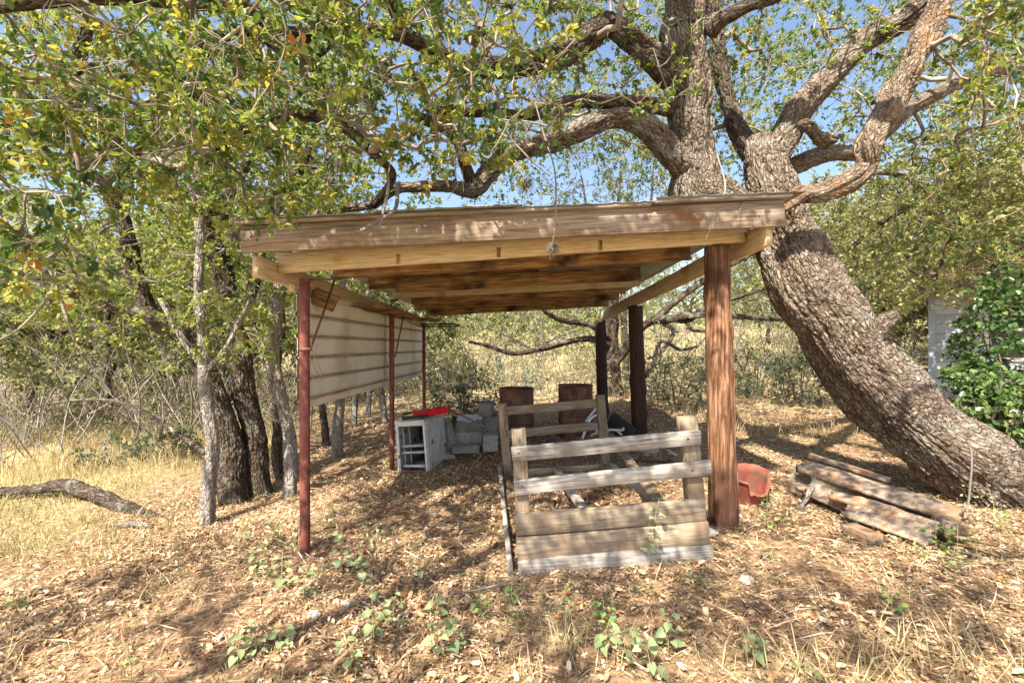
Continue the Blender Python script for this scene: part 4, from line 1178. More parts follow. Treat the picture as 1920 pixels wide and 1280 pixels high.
def bark_tube(name, pts4, mat, parent, step, plate=0.03, depth=0.012, flare=None, smooth_end=True):
    q = catmull(pts4, step)
    n = len(q)
    for i in range(n):      # gnarled, not a clean pipe
        s = i * step
        k = q[i, 3]
        q[i, :3] += np.array([mnoise.noise((s * 2.1, 1, k * 3)), mnoise.noise((s * 2.1, 5, 2)), mnoise.noise((s * 2.1, 9, 3))]) * k * (0.34 if k < .17 else 0.13)
        q[i, 3] *= 1 + (0.17 if k < .17 else 0.08) * mnoise.noise((s * 2.6, 3, 8))
    mr = q[:, 3].max()
    sides = int(min(200, max(10, 2 * np.pi * mr / (plate * 0.45))))
    V, F = tube_np(q[:, :3], q[:, 3], sides)
    ctr = np.repeat(q[:, :3], sides, axis=0); out = nrm(V - ctr); rr = np.repeat(q[:, 3], sides)
    arc = np.repeat(np.r_[0, np.cumsum(np.linalg.norm(np.diff(q[:, :3], axis=0), axis=1))], sides)
    th = np.tile(np.arange(sides) * 2 * np.pi / sides, n)
    d = np.empty(len(V))
    for i in range(len(V)):
        rk = rr[i] / plate
        u, v_ = math.cos(th[i]) * rk, math.sin(th[i]) * rk
        s = arc[i] / (plate * 3.8)
        w1 = mnoise.noise((u * 0.35, v_ * 0.35, s * 0.9)) * 1.5 + mnoise.noise((u * 1.1, v_ * 1.1, s * 2.2)) * 0.5
        dist = mnoise.voronoi((u + w1, v_ - w1 * .8, s + w1 * .6), distance_metric='DISTANCE', exponent=2.5)[0]
        crack = dist[1] - dist[0]
        fu = mnoise.noise((u * 0.42 + w1 * .2, v_ * 0.42, s * 0.22))
        amp = 1.0 + 0.9 * mnoise.noise((u * 0.12, v_ * 0.12, s * 0.15 + 7))
        d[i] = (min(crack, 0.30) / 0.30 - 0.6) * depth * 1.5 * amp - depth * 1.7 * max(0, 1 - abs(fu) / 0.11) + mnoise.noise((u * 0.35, v_ * 0.35, s * 0.3)) * depth * 1.2 + 0.25 * rr[i] * mnoise.noise((math.cos(th[i]) * 1.1, math.sin(th[i]) * 1.1, arc[i] * 1.6))
    d *= np.clip(rr / 0.06, 0.15, 1)
    V = V + out * d[:, None]
    o = mesh_np(name, V - np.array(parent.location), F, mat, parent, smooth=True)
    put_uv(o, q, sides, step)
    return o, q

def leaves_to_objects(root, lv, mat, form, wr, singles=0, min_px=6.0, crown_name='crown', fold=0.12):
    keep = np.ones(len(lv['p']), bool)
    if singles:
        c = lv['p'] + nrm(lv['d']) * lv['l'][:, None] * 0.5
        px, py = proj(c)
        size = lv['l'] * FPX / np.maximum(c[:, 1], 0.2)
        ok = (c[:, 1] > 0.7) & (px > -10) & (px < 1930) & (py > -10) & (py < 1290) & (size > min_px)
        idx = np.nonzero(ok)[0]
        idx = idx[np.argsort(-size[idx])][:singles]
        keep[idx] = False
        for i in idx:
            put_leaf(single_leaf_mesh(mat, wr, round(float(np.round(lv['t'][i] * 9) / 9), 3)), lv['p'][i], lv['d'][i], lv['n'][i], float(lv['l'][i]), root)
    V, F, k = leaf_mesh_arrays(lv['p'][keep], lv['d'][keep], lv['n'][keep], lv['l'][keep], wr, form, fold)
    o = mesh_np(crown_name, V - np.array(root.location), F, mat, root, tint=np.repeat(lv['t'][keep], k))
    o['kind'] = 'stuff'
    return o

def boxes(lst, reject=None):
    out = []
    for (x0, x1, y0, y1, d0, d1, n) in lst:
        d = rng.uniform(d0, d1, n)
        px = rng.uniform(x0, x1, n); py = rng.uniform(y0, y1, n)
        out.append(np.stack([(px - 960) / FPX * d, d, CAMH + (640 - py) / FPX * d], 1))
    out = np.concatenate(out)
    if reject is not None:
        out = out[~reject(out)]
    return out

def in_shed(p):
    return (np.abs(p[:, 0]) < 2.15) & (p[:, 1] > 2.75) & (p[:, 1] < 8.6) & (p[:, 2] < 2.72)

def L4(lst):
    "limb from (px, py, depth, radius)"
    return np.array([[*P(a, b, d), r] for a, b, d, r in lst])

# ------------------------------------------------------------------ the great leaning oak
oak = empty('oak_tree', 'huge gnarled live oak with a thick leaning trunk behind the carport', 'tree', tuple(P(1860, 930, 4.15)))
trunk4 = L4([(2030, 1075, 4.05, .52), (1945, 966, 4.1, .39), (1850, 891, 4.12, .338), (1744, 816, 4.16, .32), (1662, 738, 4.2, .325), (1608, 670, 4.22, .318), (1557, 600, 4.24, .31), (1510, 528, 4.27, .29), (1470, 452, 4.3, .262), (1446, 370, 4.3, .235), (1432, 300, 4.32, .19), (1440, 262, 4.33, .15)])
limb_px = {
 'limb_up': [(1425, 425, 4.3, .17), (1372, 405, 4.25, .24), (1308, 368, 4.2, .30), (1300, 310, 4.18, .225), (1293, 235, 4.18, .185), (1292, 150, 4.15, .20), (1286, 70, 4.1, .19), (1282, 0, 4.05, .17), (1270, -90, 3.9, .15), (1240, -200, 3.7, .12), (1150, -330, 3.3, .09), (1000, -480, 2.9, .06)],
 'limb_pale': [(1432, 315, 4.32, .17), (1462, 258, 4.3, .165), (1510, 195, 4.25, .15), (1562, 135, 4.2, .135), (1622, 75, 4.15, .125), (1700, 32, 4.1, .11), (1780, -40, 4.0, .10), (1850, -140, 3.9, .08), (1900, -260, 3.6, .06)],
 'limb_right': [(1440, 320, 4.35, .12), (1490, 308, 4.5, .105), (1560, 288, 4.6, .10), (1612, 285, 4.65, .10), (1665, 238, 4.7, .095), (1705, 205, 4.75, .09), (1790, 158, 4.8, .085), (1860, 138, 4.85, .075), (1930, 122, 4.9, .07), (2050, 90, 4.9, .05)],
 'limb_left': [(1296, 320, 4.15, .16), (1258, 290, 4.1, .15), (1215, 243, 4.0, .135), (1160, 222, 3.9, .12), (1105, 238, 3.8, .11), (1050, 262, 3.72, .10), (985, 278, 3.65, .095), (945, 300, 3.6, .09), (910, 330, 3.58, .095), (888, 356, 3.55, .085), (840, 350, 3.5, .06), (790, 350, 3.45, .052), (740, 356, 3.4, .05), (700, 385, 3.3, .04), (640, 392, 3.2, .03)],
 'limb_fork': [(888, 352, 3.55, .06), (872, 310, 3.5, .06), (860, 270, 3.4, .055), (835, 240, 3.3, .05), (770, 215, 3.2, .04)],
 'limb_high': [(1290, 190, 4.15, .15), (1245, 130, 4.1, .14), (1190, 82, 4.0, .125), (1140, 48, 3.9, .12), (1105, 70, 3.8, .12), (1060, 100, 3.7, .115), (1005, 118, 3.6, .10), (940, 128, 3.4, .08), (860, 120, 3.2, .07), (760, 70, 2.95, .06), (640, 55, 2.75, .05), (540, 66, 2.6, .05), (470, 20, 2.5, .045), (370, 2, 2.4, .045), (240, 2, 2.35, .04), (100, 2, 2.3, .035), (-60, 20, 2.25, .03)],
 'limb_dark': [(1292, 215, 4.2, .10), (1245, 200, 4.1, .085), (1190, 196, 4.0, .08), (1120, 190, 3.9, .075), (1060, 196, 3.8, .065), (1000, 215, 3.7, .055), (900, 210, 3.5, .045), (800, 205, 3.3, .04)],
 'limb_behind': [(1440, 340, 4.4, .13), (1400, 270, 4.6, .115), (1365, 205, 4.7, .10), (1352, 130, 4.8, .095), (1340, 50, 4.9, .085), (1330, -60, 5.0, .07)],
 'limb_cross': [(1330, 60, 4.0, .09), (1350, 35, 3.9, .08), (1400, 8, 3.8, .07), (1460, -10, 3.7, .06), (1540, -60, 3.5, .05)],
 'limb_over': [(760, 70, 2.95, .05), (700, -60, 2.6, .05), (600, -200, 2.2, .048), (420, -420, 1.8, .045)],
 'limb_near': [(640, 55, 2.75, .045), (560, 110, 2.6, .045), (470, 60, 2.5, .035), (330, 100, 2.35, .03)],
 'limb_swoop': [(700, 385, 3.3, .04), (735, 330, 3.1, .035), (700, 290, 2.95, .032), (640, 235, 2.8, .04), (560, 215, 2.7, .045), (470, 235, 2.6, .045), (410, 270, 2.5, .04), (350, 310, 2.4, .03)],
}
over_w = [np.array([[1.55, 3.95, 5.2, .12], [0.6, 2.6, 5.3, .10], [-0.8, 1.0, 5.0, .08], [-2.2, -0.4, 4.8, .06], [-3.6, -1.4, 4.6, .04]]),
          np.array([[0.6, 2.6, 5.3, .08], [-1.6, 2.4, 4.9, .07], [-3.4, 2.0, 4.6, .05], [-5.0, 1.5, 4.3, .035]]),
          np.array([[1.7, 3.9, 4.9, .10], [2.6, 2.2, 5.0, .08], [2.8, 0.6, 4.8, .06], [2.4, -1.0, 4.7, .04]])]
limbs = []
_, q = bark_tube('trunk', trunk4, M['bark'], oak, 0.018, plate=0.030, depth=0.014)
limbs.append(q)
for nm, l in limb_px.items():
    l4 = L4(l); l4[:, 3] *= .90 if nm == 'limb_up' else .74 if nm == 'limb_left' else .82
    big = l4[:, 3].max() > 0.1
    _, q = bark_tube('limb', l4, M['bark'] if nm in ('limb_up', 'limb_pale', 'limb_left', 'limb_right') else M['bark_dark'], oak, 0.024 if big else 0.04, plate=0.025 if big else 0.020, depth=0.010 if big else 0.006)
    limbs.append(q)
for l4 in over_w:
    _, q = bark_tube('limb', l4, M['bark_dark'], oak, 0.08, plate=0.04, depth=0.006)
    limbs.append(q)
# stubs and knots on the trunk
for l in ([(1640, 620, 4.05, .10), (1665, 595, 3.95, .075), (1682, 588, 3.9, .05)], [(1556, 262, 4.3, .07), (1530, 256, 4.2, .055), (1512, 236, 4.1, .045), (1500, 232, 4.05, .03)]):
    bark_tube('stub', L4(l), M['bark'], oak, 0.015, plate=0.03, depth=0.010)
# the barkless dead limb
def dead_limb():
    l = L4([(1462, 388, 3.86, .055), (1500, 368, 3.82, .085), (1552, 352, 3.80, .100), (1605, 336, 3.80, .105), (1630, 312, 3.80, .090), (1632, 268, 3.80, .105), (1660, 205, 3.80, .11), (1685, 160, 3.80, .105), (1712, 112, 3.82, .12), (1738, 50, 3.85, .11), (1762, -10, 3.85, .10), (1790, -90, 3.9, .08)])
    q = catmull(l, 0.02)
    for i in range(len(q)):
        q[i, :3] += np.array([mnoise.noise((i * .07, 1, 4)), mnoise.noise((i * .07, 6, 4)), mnoise.noise((i * .07, 3, 9))]) * .045
        q[i, 3] *= .80 + .22 * mnoise.noise((i * .06, 2, 2))
    sides = 56
    V, F = tube_np(q[:, :3], q[:, 3], sides)
    ctr = np.repeat(q[:, :3], sides, axis=0); out = nrm(V - ctr); rr = np.repeat(q[:, 3], sides)
    arc = np.repeat(np.arange(len(q)) * 0.02, sides); th = np.tile(np.arange(sides) * 2 * np.pi / sides, len(q))
    d = np.array([0.55 * mnoise.noise((math.cos(a + s * 2.4) * 1.3, math.sin(a + s * 2.4) * 1.3, s * 2.0)) + 0.26 * mnoise.noise((math.cos(a + s * 2.4) * 4.5, math.sin(a + s * 2.4) * 4.5, s * 1.8)) + 0.14 * mnoise.noise((math.cos(a + s * 2.4) * 12, math.sin(a + s * 2.4) * 12, s * 3)) + 0.5 * max(0, mnoise.noise((math.cos(a), math.sin(a), s * 3.1 + 4)) - .25) for a, s in zip(th, arc)])
    V = V + out * (d * rr)[:, None]
    put_uv(mesh_np('dead_limb', V - np.array(oak.location), F, M['bark_dead'], oak, smooth=True), q, sides, .02)
    return q
limbs.append(dead_limb())

att = boxes([
    # near overhang, upper left
    (-80, 620, -60, 210, 1.75, 3.0, 130), (-80, 420, 150, 330, 1.7, 2.9, 70), (560, 1060, -60, 260, 2.0, 3.2, 95), (-60, 150, 300, 530, 1.6, 2.3, 40), (250, 620, 200, 380, 2.1, 3.0, 30),
    (640, 1000, 220, 330, 2.3, 3.0, 26),
    # the middle of the crown
    (0, 1300, -150, 220, 3.0, 6.0, 480), (0, 1350, -120, 340, 4.5, 9.0, 620), (250, 900, 120, 370, 3.1, 5.5, 170),
    (900, 1280, 230, 375, 5.5, 9.5, 230), (1000, 1300, 0, 330, 5.5, 10.0, 330), (1330, 1900, 0, 290, 6, 10.5, 300), (700, 960, 290, 390, 5.0, 8.5, 60),
    # right side
    (1300, 1960, -150, 130, 3.6, 8.5, 430), (1330, 1960, 100, 310, 4.6, 9.5, 430), (1640, 1960, 280, 480, 4.8, 8.0, 110), (1820, 1960, 0, 220, 2.8, 4.0, 40), (1300, 1420, 150, 380, 5, 8, 60),
], lambda p: in_shed(p))
px_, py_ = proj(att)
gap = (((px_ - 850) / 120) ** 2 + ((py_ - 350) / 40) ** 2 < 1) | (((px_ - 1535) / 45) ** 2 + ((py_ - 215) / 80) ** 2 < 1) | (((px_ - 1850) / 70) ** 2 + ((py_ - 270) / 50) ** 2 < 1) | (((px_ - 225) / 55) ** 2 + ((py_ - 225) / 60) ** 2 < 1) | (((px_ - 1120) / 110) ** 2 + ((py_ - 320) / 45) ** 2 < 1)
att = att[~(gap & (rng.random(len(att)) < 0.6))]
# unseen crown over the camera, partly in clumps added to cast shade
cc = np.stack([rng.uniform(-5.5, 3.8, 46), rng.uniform(-2.2, 1.6, 46), rng.uniform(3.5, 5.0, 46)], 1)
gt = []  # leaf clumps set along the sun rays to shade chosen ground spots
for (a_, b_) in [(100, 1080), (0, 1130), (230, 1045), (330, 1020), (560, 1190), (700, 960), (640, 1000), (620, 1230), (500, 1250), (850, 1060), (900, 1135), (770, 1130), (1000, 1130), (1100, 1180), (1180, 1120), (1300, 1130), (1450, 1105), (1500, 1175), (1650, 1165), (1400, 1205), (1250, 1160), (1350, 1060), (1560, 1220), (1420, 1150),
                 (740, 1010), (800, 1000), (930, 1190), (1480, 1030), (1720, 1200), (400, 1130), (690, 1090), (40, 1160), (150, 1120)]:
    d_ = CAMH / ((b_ - 640) / FPX)
    g_ = np.array([(a_ - 960) / FPX * d_, d_, 0.0])
    gt.append(g_ + np.array(TO_SUN) * rng.uniform(4.9, 6.2))
cc = np.concatenate([cc, np.array(gt)])
oh = np.concatenate([c + rng.normal(size=(9, 3)) * np.array([.20, .20, .16]) for c in cc])
ts = []  # out-of-view clusters added to dapple the front beam, bed end and log side
for (x0, x1, y0, y1, z0, z1, t0, t1, m) in [(-1.9, 1.9, 3.12, 3.14, 2.2, 2.5, 1.5, 4.2, 80), (0.0, 1.3, 3.0, 3.02, 0.05, 1.0, 3.6, 5.6, 80), (1.5, 3.3, 3.2, 4.2, .2, 1.2, 3.6, 5.4, 60)]:
    q = np.stack([rng.uniform(x0, x1, m), rng.uniform(y0, y1, m), rng.uniform(z0, z1, m)], 1) + np.array(TO_SUN)[None] * rng.uniform(t0, t1, (m, 1))
    c_ = np.array([mnoise.noise((p[0] * 1.6, p[1] * 1.6, p[2] * 1.6)) for p in q])
    ts.append(q[c_ > -.16])
ts = np.concatenate(ts)
ts = ts[(ts[:, 2] - CAMH) / np.maximum(ts[:, 1], .05) > .80]
tw, lv = grow(limbs, np.concatenate([att, oh, ts]), step=0.11, attach_r=0.16, subs=(4, 6), leaves_per=(10, 15), leaf_len=(0.025, 0.050), tint_mu=0.40, bare=0.18, expo=2.08, max_r=.030)
o = mesh_np('twigs', tw[0] - np.array(oak.location), tw[1], M['twig'], oak, smooth=True); o['kind'] = 'stuff'
print('oak leaves', len(lv['p']), 'twig faces', len(tw[1][0]))
dist_cam = np.linalg.norm(lv['p'] - np.array([0, 0, CAMH]), axis=1)
keep_ = dist_cam > 1.15
for k in lv: lv[k] = lv[k][keep_]
far_ = np.linalg.norm(lv['p'] - np.array([0, 0, CAMH]), axis=1) > 3.6
leaves_to_objects(oak, {k: v[~far_] for k, v in lv.items()}, M['leaf_oak'], 'oval', 0.55, singles=298)
leaves_to_objects(oak, {k: v[far_] for k, v in lv.items()}, M['leaf_oak'], 'diamond', 0.68)

# ball moss hanging from twigs
def ball_moss(px, py, d, r, lab, hang=None):
    p = P(px, py, d)
    t = empty('ball_moss', lab, 'moss ball', tuple(p), 'moss balls hanging in the oak')
    n = 150
    dirs = unit(n); Vs, Fs, vo = [], [], 0
    for i in range(n):
        L = r * rng.uniform(0.7, 1.2)
        s = np.linspace(0, 1, 4)[:, None]
        c = dirs[i] * L * s + np.array([0, 0, -1]) * (s ** 2) * L * 0.35 + rng.normal(size=3) * s * s * L * 0.3
        V, F = tube_np(c, np.array([.0022, .002, .0015, .0005]) * r / 0.05, 3, caps=False)
        Vs.append(V); Fs.append(F[0] + vo); vo += len(V)
    mesh_np('tuft', np.concatenate(Vs), [np.concatenate(Fs)], M['moss'], t)
    if hang is not None:
        h = np.array([P(a, b, e) for a, b, e in hang])
        V, F = tube_np(catmull(h, 0.03) - p, 0.005, 5)
        mesh_np('twig', V, F, M['twig_grey'], t)
ball_moss(1037, 462, 2.9, 0.050, 'grey moss ball dangling on a long bare twig before the front beam', [(1000, 180, 3.1), (1022, 260, 3.0), (1040, 320, 2.92), (1042, 400, 2.9), (1037, 455, 2.9)])
ball_moss(985, 345, 3.3, 0.060, 'brown moss ball hanging below the left limb of the oak', [(960, 290, 3.6), (975, 318, 3.4), (985, 340, 3.3)])
ball_moss(1048, 205, 3.5, 0.085, 'large moss ball clinging to the dark limb of the oak', [(1060, 196, 3.7), (1050, 203, 3.5)])
ball_moss(215, 345, 2.4, 0.060, 'brown moss ball among the leaves in the upper left', [(230, 300, 2.5), (215, 340, 2.4)])
ball_moss(440, 440, 3.0, 0.05, 'tangled moss ball near the left end of the front beam', [(400, 300, 3.0), (430, 380, 3.0), (440, 435, 3.0)])
# bare lichened twigs hanging before the beam: parts of the oak
for l in ([(745, 345, 3.3, .016), (742, 390, 3.1, .013), (715, 410, 2.98, .012), (690, 425, 2.92, .010), (668, 438, 2.88, .013)], [(722, 300, 3.1, .012), (728, 350, 3.0, .011), (718, 400, 2.95, .009), (712, 425, 2.92, .006)],
          [(1345, 290, 3.7, .006), (1360, 350, 3.4, .006), (1345, 388, 3.15, .0055), (1336, 415, 3.04, .004), (1322, 452, 3.0, .002)], [(1357, 360, 3.35, .005), (1388, 376, 3.15, .004), (1386, 402, 3.05, .002)],
          [(900, 120, 2.6, .007), (930, 170, 2.55, .0065), (945, 240, 2.5, .006), (985, 290, 2.5, .005), (1030, 330, 2.55, .004)],
          [(60, 470, 2.0, .008), (100, 520, 1.95, .007), (80, 570, 1.95, .007), (30, 620, 1.95, .005), (-20, 645, 1.95, .004)], [(150, 420, 2.1, .010), (110, 470, 2.05, .009), (60, 500, 2.0, .007), (0, 520, 2.0, .006)],
          [(100, 520, 1.95, .007), (120, 580, 1.95, .006), (140, 640, 1.95, .004)], [(600, 180, 2.5, .008), (640, 215, 2.45, .008), (700, 215, 2.45, .007), (760, 260, 2.45, .004)],
          [(540, 190, 2.4, .010), (530, 260, 2.4, .009), (545, 330, 2.4, .006)]):
    V, F = tube_np(catmull(L4(l), 0.03)[:, :3], catmull(L4(l), 0.03)[:, 3], 6)
    V = V + rng.normal(size=V.shape) * 0.0008
    mesh_np('bare_twig', V - np.array(oak.location), F, M['twig_grey'], oak, smooth=True)

# ------------------------------------------------------------------ trees at left
def tree(name, label, limbs4, att, base, leaf, group=None, bark='bark_dark', twig='twig_dark', plate=0.025, depth=0.008, **kw):
    t = empty(name, label, 'tree', tuple(base), group)
    ls = []
    for i, l in enumerate(limbs4):
        _, q = bark_tube('trunk' if i == 0 else 'limb', l, M[bark], t, 0.035, plate=plate, depth=depth)
        ls.append(q)
    form, wr, singles = kw.pop('form', 'oval'), kw.pop('wr', 0.5), kw.pop('singles', 0)
    if len(att):
        tw, lv = grow(ls, att, **kw)
        if tw: mesh_np('twigs', tw[0] - np.array(t.location), tw[1], M[twig], t, smooth=True)['kind'] = 'stuff'
        if lv: leaves_to_objects(t, lv, M[leaf], form, wr, singles=singles)
    return t
lt = dict(step=0.14, attach_r=0.12, subs=(4, 6), leaves_per=(6, 9), leaf_len=(0.035, 0.06), tint_mu=0.55, form='diamond', wr=0.6)
tree('elm_tree', 'thick dark trunk leaning left with a heavy low limb, left of the carport', [
    L4([(450, 985, 5.0, .19), (443, 945, 5.0, .155), (432, 870, 5.0, .132), (420, 800, 5.0, .126), (400, 730, 5.0, .12), (370, 672, 5.0, .118), (325, 622, 4.95, .115), (262, 590, 4.9, .10), (190, 558, 4.85, .085), (110, 535, 4.8, .085), (0, 525, 4.7, .06)]),
    L4([(300, 608, 4.95, .08), (270, 560, 4.95, .085), (245, 490, 4.95, .085), (230, 420, 4.95, .085), (215, 350, 4.9, .08), (235, 300, 4.9, .075), (200, 250, 4.8, .08), (150, 205, 4.7, .07), (145, 130, 4.6, .06), (170, 30, 4.5, .05)]),
    L4([(215, 350, 4.9, .06), (120, 300, 4.7, .055), (20, 290, 4.5, .05), (-100, 260, 4.4, .04)]),
    L4([(235, 300, 4.9, .06), (300, 230, 4.8, .05), (280, 150, 4.7, .05), (180, 150, 4.5, .045), (60, 150, 4.4, .04), (-60, 110, 4.3, .03)])],
    boxes([(-80, 420, 120, 560, 4.0, 7.5, 330), (-80, 350, -100, 150, 4.0, 6.0, 90), (0, 330, 500, 640, 4.3, 6.0, 45)]), P(455, 945, 5.0), 'leaf_left', **dict(lt))
tree('elm_tree', 'straight thick dark trunk right beside the leaning dark trunk', [
    L4([(498, 960, 5.2, .17), (486, 915, 5.2, .14), (474, 840, 5.2, .128), (463, 760, 5.2, .12), (453, 680, 5.2, .115), (440, 600, 5.25, .105), (420, 520, 5.3, .105), (398, 440, 5.3, .095), (390, 350, 5.3, .085), (410, 250, 5.3, .07), (400, 130, 5.3, .05)]),
    L4([(440, 600, 5.25, .07), (480, 520, 5.3, .06), (500, 420, 5.4, .055), (560, 330, 5.5, .05), (590, 240, 5.5, .04)]),
    L4([(398, 440, 5.3, .06), (470, 300, 5.1, .05), (560, 240, 5.0, .04), (620, 160, 5.0, .03)])],
    boxes([(300, 680, 60, 440, 4.6, 8.0, 330), (380, 560, 380, 600, 4.6, 6.0, 36)]), P(485, 935, 5.2), 'leaf_left', **dict(lt))
tree('pale_sapling', 'slim pale lichened trunk standing before the two dark trunks', [
    L4([(384, 1000, 4.3, .085), (388, 975, 4.3, .072), (392, 910, 4.3, .062), (397, 840, 4.3, .060), (388, 760, 4.3, .056), (384, 690, 4.3, .054), (380, 620, 4.3, .048), (372, 540, 4.3, .044), (376, 450, 4.3, .040), (368, 360, 4.3, .035), (380, 250, 4.3, .028)]),
    L4([(384, 690, 4.3, .03), (350, 650, 4.25, .025), (300, 560, 4.2, .02)]), L4([(384, 700, 4.3, .03), (430, 640, 4.25, .022), (470, 560, 4.2, .015)])],
    boxes([(280, 500, 200, 480, 3.7, 5.0, 60), (330, 480, 560, 690, 4.0, 4.6, 18), (380, 500, 600, 660, 4.0, 4.5, 8)]), P(388, 980, 4.3), 'leaf_left', bark='bark_pale', twig='twig_grey', plate=0.02, depth=0.004, **dict(lt))
tree('pale_sapling', 'wavy pale trunk just left of the near red post', [
    L4([(545, 955, 5.0, .09), (543, 925, 5.0, .075), (546, 860, 5.0, .068), (535, 790, 5.0, .066), (520, 710, 5.0, .064), (512, 660, 5.0, .06), (520, 590, 5.0, .056), (522, 530, 5.0, .055), (535, 500, 5.0, .05), (520, 430, 5.05, .04), (535, 340, 5.1, .03)]),
    L4([(522, 540, 5.0, .04), (550, 500, 5.0, .035), (575, 460, 5.0, .03), (600, 380, 5.1, .02)])],
    boxes([(420, 660, 230, 520, 4.5, 6.0, 75), (450, 560, 520, 640, 4.7, 5.5, 12)], in_shed), P(543, 930, 5.0), 'leaf_left', bark='bark_pale', twig='twig_grey', plate=0.022, depth=0.006, **dict(lt))
tree('dark_sapling', 'dark slender trunk behind the wavy pale trunk', [
    L4([(530, 940, 5.8, .10), (524, 900, 5.8, .085), (520, 800, 5.8, .075), (514, 700, 5.8, .07), (525, 620, 5.8, .06), (530, 520, 5.8, .055), (548, 420, 5.8, .045), (560, 300, 5.8, .03)])],
    boxes([(440, 700, 150, 400, 5.2, 7.0, 60)], in_shed), P(526, 905, 5.8), 'leaf_left', **dict(lt))
for k, (px, py, d, r, lean, m, lab) in enumerate([(632, 850, 6.6, .075, 6, 'bark_pale', 'rough grey trunk seen below the cream siding, right of the near red post'), (612, 830, 7.4, .055, -20, 'bark_dark', 'forked dark trunk behind the rough grey one below the siding'),
                                      (662, 800, 8.6, .055, 20, 'bark_pale', 'slanting pale trunk below the middle of the cream siding'), (722, 790, 8.8, .06, -22, 'bark_pale', 'pale trunk leaning left just before the middle red post'), (690, 790, 9.6, .05, 10, 'bark_pale', 'thin pale trunk between the two slanting ones behind the siding')]):
    b = P(px, py, d); b[2] = gz1(b[0], b[1])
    l = np.array([[b[0], d, b[2] - 0.1, r * 1.3], [b[0] + lean * .002, d, b[2] + 0.4, r], [b[0] + lean * .008, d, b[2] + 1.2, r * .85], [b[0] + lean * .012, d, b[2] + 2.2, r * .7], [b[0] + lean * .02, d, b[2] + 3.6, r * .4]])
    a = np.stack([b[0] - 0.4 + rng.normal(0, 0.7, 40), d + rng.normal(0, 0.6, 40), b[2] + rng.uniform(2.4, 4.4, 40)], 1)
    a = a[~in_shed(a)]
    tree('small_tree', lab, [l], a, b, 'leaf_left', bark=m, twig='twig_grey', plate=0.022, depth=0.005, group='thin trunks behind the siding', **dict(lt, leaf_len=(.05, .08)))

# ------------------------------------------------------------------ the bare mesquite behind the rear poles and its small neighbour
tree('mesquite_tree', 'wide open tree with dark drooping limbs behind the rear poles', [
    L4([(1152, 790, 10.5, .20), (1150, 740, 10.5, .17), (1148, 680, 10.5, .16), (1147, 620, 10.5, .15), (1150, 560, 10.5, .13), (1158, 480, 10.5, .10), (1150, 400, 10.5, .07)]),
    L4([(1150, 650, 10.5, .10), (1110, 636, 10.2, .075), (1060, 642, 10, .065), (1010, 655, 9.8, .055), (960, 662, 9.7, .05), (920, 650, 9.6, .04), (880, 640, 9.5, .03)]),
    L4([(1148, 640, 10.5, .08), (1110, 612, 10.0, .06), (1060, 602, 9.8, .055), (1025, 585, 9.6, .045), (1000, 560, 9.5, .03)]),
    L4([(1150, 680, 10.5, .12), (1180, 640, 10.2, .10), (1215, 605, 10, .085), (1255, 597, 9.8, .08), (1320, 590, 9.6, .065), (1400, 595, 9.4, .05), (1480, 600, 9.2, .03)]),
    L4([(1215, 605, 10, .08), (1255, 575, 10, .075), (1300, 540, 9.9, .07), (1345, 510, 9.8, .06), (1420, 470, 9.7, .04)]),
    L4([(1255, 597, 9.8, .07), (1290, 600, 9.8, .06), (1320, 580, 9.7, .06), (1365, 562, 9.6, .05), (1440, 540, 9.5, .03)]),
    L4([(1285, 600, 9.8, .05), (1300, 618, 9.7, .04), (1335, 622, 9.7, .03)]),
    L4([(1235, 600, 9.9, .07), (1262, 622, 9.8, .05), (1240, 660, 9.7, .04), (1215, 672, 9.6, .03)]),
    L4([(1200, 720, 9.2, .03), (1225, 680, 9.2, .04), (1240, 640, 9.2, .04), (1275, 655, 9.2, .035), (1310, 648, 9.2, .02)])],
    boxes([(860, 1480, 490, 640, 8.5, 11.5, 120), (1000, 1450, 330, 480, 9, 12, 60)]), P(1150, 745, 10.5), 'leaf_far', bark='bark_dark', plate=0.05, depth=0.008, step=0.2, attach_r=0.15, subs=(3, 5), sub_len=(.15, .4), leaves_per=(4, 7), leaf_len=(0.04, 0.08), tint_mu=0.6, form='diamond', wr=0.5, bare=0.35)
tree('small_tree', 'small green tree with one straight stem between the two drums', [
    L4([(1010, 752, 14, .10), (1011, 700, 14, .085), (1007, 640, 14, .075), (1004, 590, 14, .05)]), L4([(1008, 660, 14, .05), (960, 635, 14, .04), (920, 615, 14, .03)]), L4([(1008, 650, 14, .05), (1060, 625, 14, .04), (1100, 610, 14, .03)])],
    boxes([(890, 1120, 570, 650, 12.8, 15.2, 130)]), P(1011, 745, 14), 'leaf_far', bark='bark_pale', plate=0.05, depth=0.004, step=0.25, attach_r=0.2, subs=(3, 5), sub_len=(.15, .4), leaves_per=(8, 12), leaf_len=(0.07, 0.11), tint_mu=0.55, form='diamond', wr=0.6)

tree('bare_tree', 'thin twiggy half-bare tree rising behind the middle of the carport roof', [
    L4([(1175, 740, 12.5, .10), (1170, 600, 12.5, .08), (1165, 470, 12.5, .07), (1160, 380, 12.5, .05), (1165, 300, 12.5, .03)]), L4([(1168, 500, 12.5, .05), (1110, 420, 12.4, .04), (1090, 330, 12.3, .02)]), L4([(1165, 480, 12.5, .05), (1215, 400, 12.5, .04), (1225, 310, 12.5, .02)])],
    boxes([(1060, 1260, 270, 400, 11.6, 13.4, 170), (860, 1060, 330, 400, 11.5, 14, 70)]), P(1175, 735, 12.5), 'leaf_bush', bark='bark_dark', plate=.05, depth=.005, step=.25, attach_r=.2, subs=(4, 6), sub_len=(.2, .5), leaves_per=(5, 8), leaf_len=(.05, .09), tint_mu=.5, form='diamond', wr=.5, bare=.55)

